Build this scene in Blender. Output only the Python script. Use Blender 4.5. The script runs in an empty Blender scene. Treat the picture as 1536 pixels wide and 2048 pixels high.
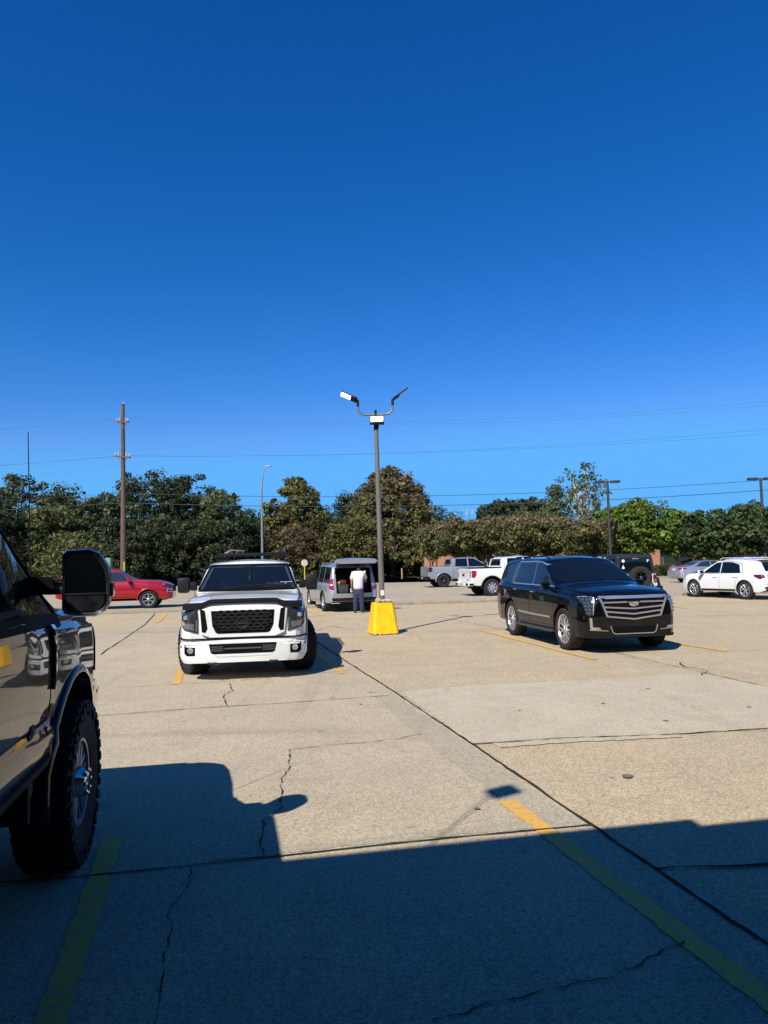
import bpy, bmesh, math, random
import numpy as np
from mathutils import Vector, Matrix
from mathutils.bvhtree import BVHTree
random.seed(7)
SC = bpy.context.scene
COL = SC.collection
R = math.radians

# ------------------------------------------------------------------ camera
EYE = 1.8
cam_d = bpy.data.cameras.new("camera")
cam_d.sensor_fit = 'AUTO'; cam_d.sensor_width = 36.0
cam_d.lens = 36.0 * 1450.0 / 2048.0
cam_d.clip_start = 0.05; cam_d.clip_end = 3000
cam = bpy.data.objects.new("camera", cam_d); COL.objects.link(cam)
pitch = math.atan(99.0 / 1450.0); roll = R(1.3)
fw = Vector((0, math.cos(pitch), math.sin(pitch)))
rt = Vector((1, 0, 0)); up = rt.cross(fw)
r2 = rt * math.cos(roll) - up * math.sin(roll)
u2 = up * math.cos(roll) + rt * math.sin(roll)
m3 = Matrix((r2, u2, -fw)).transposed()
cam.matrix_world = Matrix.Translation((0, 0, EYE)) @ m3.to_4x4()
SC.camera = cam

# ------------------------------------------------------------------ sky, sun, exposure
SUN_AZ = 28.5     # where the light travels to, clockwise from +Y
SUN_EL = 44.0
w = bpy.data.worlds.new("World"); SC.world = w; w.use_nodes = True
nt = w.node_tree; bg = nt.nodes['Background']
sky = nt.nodes.new('ShaderNodeTexSky'); sky.sky_type = 'NISHITA'; sky.sun_disc = False
sky.sun_elevation = R(SUN_EL); sky.sun_rotation = R(SUN_AZ + 180)
sky.altitude = 0; sky.air_density = 1.0; sky.dust_density = 0.15; sky.ozone_density = 4.0
hs = nt.nodes.new('ShaderNodeHueSaturation'); hs.inputs['Saturation'].default_value = 1.28
nt.links.new(sky.outputs[0], hs.inputs['Color'])
# deep blue autumn sky: each channel of the sky keeps its own gradient but the blue is richer
ss = nt.nodes.new('ShaderNodeSeparateColor'); cc = nt.nodes.new('ShaderNodeCombineColor'); nt.links.new(hs.outputs[0], ss.inputs[0])
for ch, (pw, k) in enumerate(((1.66, .97), (1.10, 1.38), (1.09, 1.90))):
    a = nt.nodes.new('ShaderNodeMath'); a.operation = 'POWER'; a.inputs[1].default_value = pw; nt.links.new(ss.outputs[ch], a.inputs[0])
    b = nt.nodes.new('ShaderNodeMath'); b.operation = 'MULTIPLY'; b.inputs[1].default_value = k; nt.links.new(a.outputs[0], b.inputs[0])
    c = nt.nodes.new('ShaderNodeMath'); c.operation = 'SMOOTH_MIN'; c.inputs[1].default_value = (1.95, 7.3, 15.6)[ch]; c.inputs[2].default_value = (.7, 1.6, 2.5)[ch]
    nt.links.new(b.outputs[0], c.inputs[0]); nt.links.new(c.outputs[0], cc.inputs[ch])
nt.links.new(cc.outputs[0], bg.inputs['Color'])
bg.inputs['Strength'].default_value = 0.05
sl = bpy.data.lights.new("sun", 'SUN'); sl.energy = 5.0; sl.angle = R(0.53); sl.color = (1.0, 0.95, 0.86)
sun = bpy.data.objects.new("sun", sl); COL.objects.link(sun)
ld = Vector((math.sin(R(SUN_AZ)) * math.cos(R(SUN_EL)), math.cos(R(SUN_AZ)) * math.cos(R(SUN_EL)), -math.sin(R(SUN_EL))))
sun.rotation_euler = ld.to_track_quat('-Z', 'Y').to_euler(); sun.location = (-20, -30, 40)
SC.view_settings.view_transform = 'Standard'; SC.view_settings.look = 'None'
SC.view_settings.gamma = 1; SC.view_settings.exposure = 0.35
SC.cycles.max_bounces = 6; SC.cycles.transparent_max_bounces = 8

# ------------------------------------------------------------------ materials
MATS = {}
def mat(name, col, rough=0.5, metal=0.0, coat=0.0, emit=None, es=0.0, spec=0.5, var=0.0, vs=4.0, bump=0.0, bs=60.0, coatr=0.03):
    if name in MATS: return MATS[name]
    m = bpy.data.materials.new(name); m.use_nodes = True
    n = m.node_tree.nodes; l = m.node_tree.links; b = n['Principled BSDF']
    b.inputs['Base Color'].default_value = (*col, 1); b.inputs['Roughness'].default_value = rough
    b.inputs['Metallic'].default_value = metal; b.inputs['Coat Weight'].default_value = coat
    b.inputs['Coat Roughness'].default_value = coatr
    b.inputs['Specular IOR Level'].default_value = spec
    if emit: b.inputs['Emission Color'].default_value = (*emit, 1); b.inputs['Emission Strength'].default_value = es
    if var or bump:
        tc = n.new('ShaderNodeTexCoord')
    if var:
        nz = n.new('ShaderNodeTexNoise'); nz.inputs['Scale'].default_value = vs; nz.inputs['Detail'].default_value = 8
        nz.inputs['Roughness'].default_value = 0.65
        l.new(tc.outputs['Object'], nz.inputs['Vector'])
        mr = n.new('ShaderNodeMapRange'); mr.inputs[1].default_value = .3; mr.inputs[2].default_value = .7
        mr.inputs[3].default_value = 1 - var; mr.inputs[4].default_value = 1 + var
        l.new(nz.outputs['Fac'], mr.inputs[0])
        mx = n.new('ShaderNodeVectorMath'); mx.operation = 'SCALE'; mx.inputs[0].default_value = col
        l.new(mr.outputs[0], mx.inputs['Scale']); l.new(mx.outputs[0], b.inputs['Base Color'])
    if bump:
        nb = n.new('ShaderNodeTexNoise'); nb.inputs['Scale'].default_value = bs; nb.inputs['Detail'].default_value = 4
        l.new(tc.outputs['Object'], nb.inputs['Vector'])
        bp = n.new('ShaderNodeBump'); bp.inputs['Strength'].default_value = bump; bp.inputs['Distance'].default_value = .01
        l.new(nb.outputs['Fac'], bp.inputs['Height']); l.new(bp.outputs[0], b.inputs['Normal'])
    MATS[name] = m
    return m

def paint(name, col, rough=.35, metal=0.0): return mat(name, col, rough, metal, coat=1.0, var=.03, vs=1.2)
M_white = paint('white_paint', (.69, .69, .665), .4)
M_black = mat('black_paint', (.002, .002, .0025), .4, 0, coat=1.0, coatr=.02, spec=.05)
M_black.node_tree.nodes['Principled BSDF'].inputs['Coat IOR'].default_value = 1.42
M_red = mat('red_paint', (.33, .003, .009), .3, .15, coat=1.0)
M_silver = mat('silver_paint', (.36, .365, .37), .36, .4, coat=1.0)
M_grey = mat('pale_grey_paint', (.24, .26, .275), .4, .1, coat=1.0)
M_sedan = mat('sedan_silver_paint', (.42, .44, .47), .33, .6, coat=1.0)
M_navy = mat('dark_blue_paint', (.01, .014, .035), .3, 0, coat=1.0)
M_maroon = mat('maroon_paint', (.07, .008, .012), .3, .2, coat=1.0)
M_glass = mat('tinted_glass', (.004, .006, .009), .03, 0, spec=.6)
M_glass2 = mat('lighter_tinted_glass', (.02, .03, .035), .04, 0, spec=.6)
M_chrome = mat('chrome', (.75, .76, .78), .12, 1.0)
M_satin = mat('satin_metal', (.60, .61, .63), .34, .85)
M_rim = mat('machined_alloy', (.62, .62, .63), .3, .9)
M_rimd = mat('dark_alloy', (.02, .02, .022), .35, .4)
M_rubber = mat('tyre_rubber', (.022, .022, .021), .85, 0, spec=.25, var=.2, vs=9, bump=.3, bs=80)
M_plastic = mat('black_trim_plastic', (.008, .008, .009), .6, 0, spec=.2, bump=.05, bs=300)
M_gap = mat('panel_gap_black', (.004, .004, .004), .9, spec=.1)
M_inner = mat('wheel_well_black', (.008, .008, .008), .95, spec=.1)
M_tail = mat('red_tail_lens', (.28, .006, .01), .15, 0, coat=1)
M_taild = mat('dark_red_lens', (.10, .004, .008), .15, 0, coat=1)
M_lens = mat('clear_lens', (.45, .47, .48), .12, .6, coat=1)
M_lampd = mat('dark_lamp_housing', (.035, .037, .04), .2, .3, coat=1)
M_amber = mat('amber_lens', (.6, .2, .03), .2, 0, coat=1)
M_mirg = mat('mirror_glass', (.45, .5, .55), .05, 1.0)

# ------------------------------------------------------------------ object helpers
def link(name, me, m=None, parent=None, smooth=True, ang=35, label=None):
    o = bpy.data.objects.new(name, me); COL.objects.link(o)
    if m is not None:
        for k in (m if isinstance(m, (list, tuple)) else [m]):
            me.materials.append(k)
    if smooth and len(me.polygons):
        me.polygons.foreach_set('use_smooth', [True] * len(me.polygons))
        me.set_sharp_from_angle(angle=R(ang))
    if parent is not None: o.parent = parent
    if label: o['label'] = label
    return o
def B(name, bm, m=None, parent=None, smooth=True, ang=35, label=None, recalc=True):
    if recalc: bmesh.ops.recalc_face_normals(bm, faces=bm.faces)
    me = bpy.data.meshes.new(name); bm.to_mesh(me); bm.free()
    return link(name, me, m, parent, smooth, ang, label)
def tag(o, label, cat, group=None, kind=None):
    o['label'] = label; o['category'] = cat
    if group: o['group'] = group
    if kind: o['kind'] = kind
    return o
def thing(name, label, cat, loc=(0, 0, 0), az=None, group=None):
    o = bpy.data.objects.new(name, None); COL.objects.link(o); o.location = loc
    o.empty_display_size = .3
    if az is not None: o.rotation_euler = (0, 0, R(90 - az))
    return tag(o, label, cat, group)
def box(bm, c, s, rot=None, bev=0.0, taper=None):
    r = bmesh.ops.create_cube(bm, size=1.0); vs = r['verts']
    for v in vs:
        v.co = Vector((v.co.x * s[0], v.co.y * s[1], v.co.z * s[2]))
        if taper and v.co.z > 0: v.co.x *= taper; v.co.y *= taper
    if bev:
        es = list({e for v in vs for e in v.link_edges})
        rb = bmesh.ops.bevel(bm, geom=es, offset=bev, segments=2, affect='EDGES', profile=.6)
        vs = list({v for f in rb['faces'] for v in f.verts} | {v for v in vs if v.is_valid})
    M = Matrix.Translation(c) @ (rot.to_4x4() if rot else Matrix())
    for v in vs: v.co = M @ v.co
    return vs
def tube(bm, pts, rad, seg=8, cap=True):
    pts = [Vector(p) for p in pts]; n = len(pts)
    rads = rad if isinstance(rad, (list, tuple)) else [rad] * n
    prev = None; rings = []
    for i, p in enumerate(pts):
        t = (pts[min(i + 1, n - 1)] - pts[max(i - 1, 0)]).normalized()
        if prev is None:
            a = Vector((0, 0, 1)) if abs(t.z) < .9 else Vector((1, 0, 0))
            u = t.cross(a).normalized()
        else:
            u = (prev - t * prev.dot(t)).normalized()
        v = t.cross(u); prev = u
        rings.append([bm.verts.new(p + (u * math.cos(2 * math.pi * k / seg) + v * math.sin(2 * math.pi * k / seg)) * rads[i]) for k in range(seg)])
    for a, b in zip(rings, rings[1:]):
        for k in range(seg): bm.faces.new((a[k], a[(k + 1) % seg], b[(k + 1) % seg], b[k]))
    if cap: bm.faces.new(rings[0][::-1]); bm.faces.new(rings[-1])
def lathe_y(bm, prof, seg=36, c=(0, 0, 0)):
    """profile of (y, radius) revolved about the y axis"""
    rings = []
    for y, r in prof:
        rings.append([bm.verts.new((c[0] + r * math.cos(2 * math.pi * k / seg), c[1] + y, c[2] + r * math.sin(2 * math.pi * k / seg))) for k in range(seg)])
    for a, b in zip(rings, rings[1:]):
        for k in range(seg): bm.faces.new((a[k], a[(k + 1) % seg], b[(k + 1) % seg], b[k]))
    return rings
def prism(bm, poly, y0, y1, axis='y'):
    """2D polygon extruded between two coordinates of an axis"""
    def P(a, b, t):
        return {'y': (a, t, b), 'x': (t, a, b), 'z': (a, b, t)}[axis]
    A = [bm.verts.new(P(a, b, y0)) for a, b in poly]; C = [bm.verts.new(P(a, b, y1)) for a, b in poly]
    bm.faces.new(A); bm.faces.new(C[::-1]); n = len(poly)
    for i in range(n): bm.faces.new((A[i], C[i], C[(i + 1) % n], A[(i + 1) % n]))
def boolcut(o, cutters):
    """subtract closed bmeshes from a mesh object, cutter faces take material slot 1"""
    cs = []
    for bm in cutters:
        bmesh.ops.recalc_face_normals(bm, faces=bm.faces)
        for f in bm.faces: f.material_index = 1
        me = bpy.data.meshes.new('c'); bm.to_mesh(me); bm.free()
        for m in o.data.materials: me.materials.append(m)
        c = bpy.data.objects.new('c', me); COL.objects.link(c); cs.append(c)
        md = o.modifiers.new('b', 'BOOLEAN'); md.operation = 'DIFFERENCE'; md.object = c; md.solver = 'EXACT'
    dg = bpy.context.evaluated_depsgraph_get(); dg.update()
    me = bpy.data.meshes.new_from_object(o.evaluated_get(dg)); old = o.data
    o.modifiers.clear(); o.data = me
    for c in cs:
        d = c.data; bpy.data.objects.remove(c); bpy.data.meshes.remove(d)
    me.set_sharp_from_angle(angle=R(32))
def text_mesh(s, size, m, parent, name, M, extrude=.002, bold=0.0):
    cu = bpy.data.curves.new('t', 'FONT'); cu.body = s; cu.size = size; cu.extrude = extrude; cu.offset = bold
    cu.align_x = 'CENTER'; cu.align_y = 'CENTER'
    t = bpy.data.objects.new('t', cu); COL.objects.link(t)
    dg = bpy.context.evaluated_depsgraph_get(); dg.update()
    me = bpy.data.meshes.new_from_object(t.evaluated_get(dg))
    bpy.data.objects.remove(t)
    me.transform(M)
    me.materials.clear()
    return link(name, me, m, parent, smooth=False)

# ------------------------------------------------------------------ vehicle kit
def lerp(pts, x):
    if x <= pts[0][0]: return pts[0][1]
    for (a, va), (b, vb) in zip(pts, pts[1:]):
        if x <= b: return va + (vb - va) * (x - a) / max(b - a, 1e-6)
    return pts[-1][1]
def sm(pts, x, s=.05):
    return (lerp(pts, x - s) + 2 * lerp(pts, x) + lerp(pts, x + s)) / 4
SIDE = [(.0, -.10), (.0, -.035), (.07, -.018), (.22, -.006), (.42, 0), (.62, 0), (.8, -.010), (.91, -.025), (.97, -.045), (1.0, -.075)]
def section(S, x):
    W = sm(S['W'], x, .03); zb = sm(S['bot'], x); zs = sm(S['belt'], x); zt = sm(S['top'], x, S.get('ts', .045))
    zt = max(zt, zs + .015); th = S.get('th', .30)
    pts = [(0, zb), (W * .55, zb)]
    for f, dy in S.get('side', SIDE): pts.append((W + dy, zb + f * (zs - zb)))
    h = zt - zs; cr = min(S.get('crown', .05), .42 * h); rr = min(S.get('rr', .09), .45 * h)
    yb = W - S.get('inset', .085); hh = h - cr - rr
    for f in (.33, .66, 1.0):
        z = zs + .004 + f * (hh - .004); pts.append((yb - th * (z - zs), z))
    ye, ze = pts[-1]
    for a in (22, 45, 68, 90):
        pts.append((ye - rr * (1 - math.cos(R(a))), ze + rr * math.sin(R(a))))
    y0, z0 = pts[-1]
    for f in (.3, .6, .85, 1.0):
        pts.append((y0 * (1 - f), z0 + cr * (1 - (1 - f) ** 2)))
    return pts
def body_bm(S):
    x0, x1 = S['x']; step = S.get('step', .07)
    xs = set([x0, x1]); n = int((x1 - x0) / step)
    for i in range(n + 1): xs.add(round(x0 + (x1 - x0) * i / n, 4))
    for k in ('W', 'bot', 'belt', 'top'):
        for x, _ in S[k]:
            if x0 < x < x1:
                for d in (-.045, -.02, 0, .02, .045):
                    if x0 < x + d < x1: xs.add(round(x + d, 4))
    xs = sorted(xs); q = [xs[0]]
    for x in xs[1:]:
        if x - q[-1] > .006: q.append(x)
    bm = bmesh.new(); rings = []
    for x in q:
        p = section(S, x); ring = [bm.verts.new((x, y, z)) for y, z in p]
        ring += [bm.verts.new((x, -y, z)) for y, z in p[-2:0:-1]]
        rings.append(ring)
    for a, b in zip(rings, rings[1:]):
        for k in range(len(a)): bm.faces.new((a[k], a[(k + 1) % len(a)], b[(k + 1) % len(a)], b[k]))
    bm.faces.new(rings[0][::-1]); bm.faces.new(rings[-1])
    bmesh.ops.recalc_face_normals(bm, faces=bm.faces)
    return bm
DIRS = {'R': (lambda a, b: Vector((a, -3, b)), Vector((0, 1, 0))), 'L': (lambda a, b: Vector((a, 3, b)), Vector((0, -1, 0))),
        'F': (lambda a, b: Vector((8, a, b)), Vector((-1, 0, 0))), 'B': (lambda a, b: Vector((-8, a, b)), Vector((1, 0, 0))),
        'T': (lambda a, b: Vector((a, b, 5)), Vector((0, 0, -1)))}
def proj(bv, a, b, d, off):
    o, dr = DIRS[d]; o = o(a, b)
    loc, nor, _, _ = bv.ray_cast(o, dr)
    if loc is None or (d in 'LR' and (loc - o).length > 3):
        t = o + dr * (2.0 if d in 'LR' else 5.0)
        loc, nor, _, _ = bv.find_nearest(t)
        if nor is None: nor = -dr
    if nor.dot(dr) > 0: nor = -nor
    nn = (nor - dr * .35).normalized()
    return loc + nn * off, loc - nn * .012
def patch(bv, poly, d, off=.006, step=.05, bm=None, rows=None, shape=None):
    """a thin panel laid on the body: polygon in the view plane of direction d"""
    bm = bm or bmesh.new()
    us = sorted({round(p[0], 5) for p in poly}); q = []
    for a, b in zip(us, us[1:]):
        n = max(1, int(math.ceil((b - a) / step)))
        q += [a + (b - a) * i / n for i in range(n)]
    q.append(us[-1])
    e = 1e-4; q[0] += e; q[-1] -= e
    cols = []
    for u in q:
        hits = []
        for (a, va), (b, vb) in zip(poly, poly[1:] + poly[:1]):
            if (a <= u <= b or b <= u <= a) and abs(b - a) > 1e-9: hits.append(va + (vb - va) * (u - a) / (b - a))
        cols.append((u, min(hits), max(hits)))
    H = max(c[2] - c[1] for c in cols); nv = rows or max(2, int(math.ceil(H / step)))
    top = []; low = []
    for u, lo, hi in cols:
        A = []; Bq = []
        for j in range(nv + 1):
            p, s = proj(bv, u, lo + (hi - lo) * j / nv, d, off); A.append(bm.verts.new(p)); Bq.append(bm.verts.new(s))
        top.append(A); low.append(Bq)
    for i in range(len(top) - 1):
        for j in range(nv): bm.faces.new((top[i][j], top[i + 1][j], top[i + 1][j + 1], top[i][j + 1]))
        for j in (0, nv):
            bm.faces.new((top[i][j], low[i][j], low[i + 1][j], top[i + 1][j]))
    for i in (0, -1):
        for j in range(nv): bm.faces.new((top[i][j], low[i][j], low[i][j + 1], top[i][j + 1]))
    for L in low:
        for v in L:
            if not v.link_faces: bm.verts.remove(v)
    return bm
def strip(bv, pts, wd, d, off=.003, bm=None, step=.06):
    """a narrow band (seam, trim) following a polyline on the body"""
    bm = bm or bmesh.new(); P = []
    for (a, b), (c, e) in zip(pts, pts[1:]):
        n = max(1, int(math.hypot(c - a, e - b) / step))
        P += [(a + (c - a) * i / n, b + (e - b) * i / n) for i in range(n)]
    P.append(pts[-1]); last = None
    for i, (a, b) in enumerate(P):
        p, q = P[max(i - 1, 0)], P[min(i + 1, len(P) - 1)]
        t = Vector((q[0] - p[0], q[1] - p[1])); t.normalize(); n = (-t.y * wd / 2, t.x * wd / 2)
        v = [proj(bv, a + n[0], b + n[1], d, off), proj(bv, a - n[0], b - n[1], d, off)]
        r = [bm.verts.new(x) for x in (v[0][1], v[0][0], v[1][0], v[1][1])]
        if last:
            for k in range(3): bm.faces.new((last[k], last[k + 1], r[k + 1], r[k]))
        last = r
    return bm
def both(f):   # run for the right (-y) and the left (+y) side
    for s in ('R', 'L'): f(s)

def tyre_bm(Rt, w, rr, tread=False):
    bm = bmesh.new(); h = w / 2
    prof = [(-h * .72, rr - .012), (-h * .86, rr + .004), (-h * .98, rr + (Rt - rr) * .35), (-h, rr + (Rt - rr) * .62), (-h * .93, Rt - .022), (-h * .80, Rt - .004),
            (-h * .3, Rt), (h * .3, Rt), (h * .80, Rt - .004), (h * .93, Rt - .022), (h, rr + (Rt - rr) * .62), (h * .98, rr + (Rt - rr) * .35), (h * .86, rr + .004), (h * .72, rr - .012)]
    lathe_y(bm, prof, 48)
    if tread:
        n = 34
        for k in range(n):
            a = 2 * math.pi * k / n
            for row, (yy, ww, sh) in enumerate(((-.80, .30, 0), (-.42, .26, .5), (0, .28, .1), (.42, .26, .6), (.80, .30, .3))):
                aa = a + sh * 2 * math.pi / n
                c = Vector((math.cos(aa) * (Rt + .004), yy * h, math.sin(aa) * (Rt + .004)))
                rot = Matrix.Rotation(-aa + math.pi / 2, 3, 'Y') @ Matrix.Rotation(.3 * (1 if row % 2 else -1), 3, 'Z')
                box(bm, c, (.058, ww * h, .028), rot)
            for sgn in (-1, 1):   # side biters
                aa = a + (.2 if sgn > 0 else .5) * 2 * math.pi / n
                ln = .075 if k % 2 else .045
                c = Vector((math.cos(aa) * (Rt - ln * .55), sgn * h * .97, math.sin(aa) * (Rt - ln * .55)))
                box(bm, c, (.05, .03, ln), Matrix.Rotation(-aa + math.pi / 2, 3, 'Y'))
    else:
        for k in range(3):   # ribs shown as shallow raised bands
            pass
    return bm
def wheel(parent, loc, Rt, w, rr, style, side, steer=0, tread=False, mats=(None, None), cache={}):
    """empty 'wheel' > tyre, rim, hub_cap.  side=-1 right, +1 left (outer face looks that way)"""
    key = (Rt, w, rr, style, tread)
    face_m, back_m = mats
    if key not in cache:
        o = -1  # built with the outer face toward -y
        ty = tyre_bm(Rt, w, rr, tread); bmesh.ops.recalc_face_normals(ty, faces=ty.faces)
        mt = bpy.data.meshes.new('tyre'); ty.to_mesh(mt); ty.free(); mt.materials.append(M_rubber)
        h = w / 2; bm = bmesh.new()
        lathe_y(bm, [(-h * .74, rr + .004), (-h * .82, rr - .004), (-h * .80, rr - .022), (-h * .70, rr - .030), (-h * .62, rr - .035)], 48)
        yf = -h * .74
        def spoke(a0, a1, w0, w1, r0, r1, y0, y1, t=.03):
            p = [(r0, a0, w0, y0), ((r0 + r1) / 2, (a0 + a1) / 2, (w0 + w1) / 2, (y0 + y1) / 2 - .004), (r1, a1, w1, y1)]
            last = None
            for r, a, ww, y in p:
                c, s = math.cos(a), math.sin(a); q = []
                for sx, dy in ((-.5, t), (-.5, .006), (-.30, 0), (.30, 0), (.5, .006), (.5, t)):
                    q.append(bm.verts.new((r * c - sx * ww * s, y + dy, r * s + sx * ww * c)))
                if last:
                    for k in range(5): bm.faces.new((last[k], last[k + 1], q[k + 1], q[k]))
                else: bm.faces.new(q)
                last = q
            bm.faces.new(last[::-1])
        n, kind = style
        for k in range(n):
            a = 2 * math.pi * k / n + math.pi / 2
            if kind == 'plain': spoke(a, a, rr * .26, rr * .2, rr * .16, rr * .93, yf + .012, yf + .004)
            elif kind == 'V':
                for d in (-1, 1): spoke(a + d * .06, a + d * (.24 if n > 6 else .34), rr * .13, rr * .12, rr * .2, rr * .93, yf + .014, yf + .004)
            elif kind == 'pair':
                for d in (-1, 1): spoke(a + d * .16, a + d * .105, rr * .085, rr * .10, rr * .25, rr * .93, yf + .014, yf + .004)
            elif kind == 'slot': spoke(a, a, rr * .36, rr * .30, rr * .2, rr * .93, yf + .010, yf + .0)
        lathe_y(bm, [(yf - .002, 0.001), (yf - .002, rr * .13), (yf + .012, rr * .22), (yf + .04, rr * .24)], 24)
        bmesh.ops.recalc_face_normals(bm, faces=bm.faces)
        for f in bm.faces:
            if f.normal.y > 0 and f.calc_center_median().y < h * .2 and abs(f.normal.y) > .5: f.normal_flip()
        mr = bpy.data.meshes.new('rim'); bm.to_mesh(mr); bm.free(); mr.materials.append(face_m or M_rim)
        bm = bmesh.new()
        lathe_y(bm, [(-h * .62, rr - .034), (h * .5, rr - .05), (h * .5, .001)], 36)
        lathe_y(bm, [(-h * .1, .001), (-h * .1, rr * .66), (h * .1, rr * .66)], 30)
        mb = bpy.data.meshes.new('barrel'); bm.to_mesh(mb); bm.free(); mb.materials.append(back_m or M_rimd)
        bm = bmesh.new()
        lathe_y(bm, [(yf - .010, .001), (yf - .010, rr * .085), (yf - .004, rr * .10), (yf + .01, rr * .11)], 20)
        for k in range(5 if kind != 'slot' else 8):
            a = 2 * math.pi * (k + .5) / (5 if kind != 'slot' else 8); rl = rr * .165
            lathe_y(bm, [(yf - .006, .001), (yf - .006, rr * .026), (yf + .006, rr * .028)], 8, (rl * math.cos(a), 0, rl * math.sin(a)))
        bmesh.ops.recalc_face_normals(bm, faces=bm.faces)
        mh = bpy.data.meshes.new('hub_cap'); bm.to_mesh(mh); bm.free(); mh.materials.append(M_rimd if face_m is None else M_satin)
        for me in (mt, mr, mb, mh):
            me.polygons.foreach_set('use_smooth', [True] * len(me.polygons)); me.set_sharp_from_angle(angle=R(38))
        cache[key] = (mt, mr, mb, mh)
    e = bpy.data.objects.new('wheel', None); COL.objects.link(e); e.parent = parent; e.location = loc
    e.rotation_euler = (0, 0, R(steer) + (0 if side < 0 else math.pi))
    for nm, me in zip(('tyre', 'rim', 'brake_drum', 'hub_cap'), cache[key]):
        o = bpy.data.objects.new(nm, me); COL.objects.link(o); o.parent = e
    return e

def build_body(S, root, paintm, arch=None, cav=None, extra_cut=()):
    bm = body_bm(S)
    bv = BVHTree.FromBMesh(bm)
    o = B('body', bm, [paintm, M_inner], None, ang=40)
    cuts = []
    for ax, Ra, z in arch or ():
        for s in (-1, 1):
            c = bmesh.new()
            y0, y1 = s * (S['hw'] - .42), s * (S['hw'] + .2)
            poly = [(ax + Ra * math.cos(R(a)), z + Ra * math.sin(R(a))) for a in range(-10, 191, 8)]
            poly += [(ax - Ra * .98, -.3), (ax + Ra * .98, -.3)]
            prism(c, poly, y0, y1); cuts.append(c)
    for c in cav or (): 
        cb = bmesh.new(); x0, x1, y0, y1, z0, z1 = c; box(cb, ((x0 + x1) / 2, (y0 + y1) / 2, (z0 + z1) / 2), (x1 - x0, y1 - y0, z1 - z0)); cuts.append(cb)
    cuts += list(extra_cut)
    if cuts: boolcut(o, cuts)
    o.parent = root
    return o, bv
def flare(root, bv, S, ax, Ra, z, wd, m, name='arch_flare', a0=-8, a1=188, proud=.03, extra=0):
    """trim band round a wheel arch"""
    for s in (-1, 1):
        bm = bmesh.new(); last = None
        for a in np.linspace(a0, a1, 26):
            c, sn = math.cos(R(a)), math.sin(R(a)); q = []
            for rr_, dy in ((Ra - .012, -.05), (Ra - .012, proud), (Ra + wd * .5, proud), (Ra + wd, proud * .2), (Ra + wd, -.05)):
                x, zz = ax + rr_ * c, z + rr_ * sn
                p, _ = proj(bv, ax + (Ra + wd) * c, z + (Ra + wd) * sn, 'R' if s < 0 else 'L', 0)
                yb = abs(p.y)
                q.append(bm.verts.new((x, s * (yb + dy), zz)))
            if last:
                for k in range(4): bm.faces.new((last[k], last[k + 1], q[k + 1], q[k]))
            last = q
        B(name, bm, m, root, ang=50)
def door_mirror(root, x, y, z, s, m, size=(.12, .24, .17), name='door_mirror'):
    bm = bmesh.new(); box(bm, (x, s * (y + size[1] / 2 + .06), z), size, bev=min(size) * .3)
    box(bm, (x + .01, s * (y + .03), z - size[2] * .3), (.06, .14, .04), bev=.01)
    o = B(name, bm, m, root)
    bm = bmesh.new(); box(bm, (x - size[0] / 2 - .001, s * (y + size[1] / 2 + .06), z), (.006, size[1] * .84, size[2] * .8))
    B('mirror_glass', bm, M_mirg, o)
def handle(root, bv, x, z, d, m, ln=.2):
    y = proj(bv, x, z, d, 0)[0].y; s = 1 if y > 0 else -1
    bm = bmesh.new(); box(bm, (x, y + s * .022, z), (ln, .022, .028), bev=.009)
    box(bm, (x - ln * .42, y + s * .008, z), (.02, .03, .022)); box(bm, (x + ln * .42, y + s * .008, z), (.02, .03, .022))
    B('door_handle', bm, m, root)
def wheels4(root, S, Rt, w, rr, style, fx, rx, track, steer=0, tread=False, mats=(None, None)):
    for x, st in ((fx, steer), (rx, 0)):
        for s in (-1, 1): wheel(root, (x, s * track, Rt), Rt, w, rr, style, s, st, tread, mats)
def underbody(root, x0, x1, hw, z, Rt, fx, rx):
    bm = bmesh.new(); box(bm, ((x0 + x1) / 2, 0, z), (x1 - x0, hw * 1.2, .16), bev=.03)
    for ax in (fx, rx):
        tube(bm, [(ax, -hw * .8, Rt), (ax, hw * .8, Rt)], .05)
    box(bm, (rx, 0, Rt), (.24, .26, .22), bev=.05)
    B('underbody', bm, M_inner, root)
# ------------------------------------------------------------------ pickup trucks
def tailgate_bits(root, bv, S, m): pass

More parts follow.
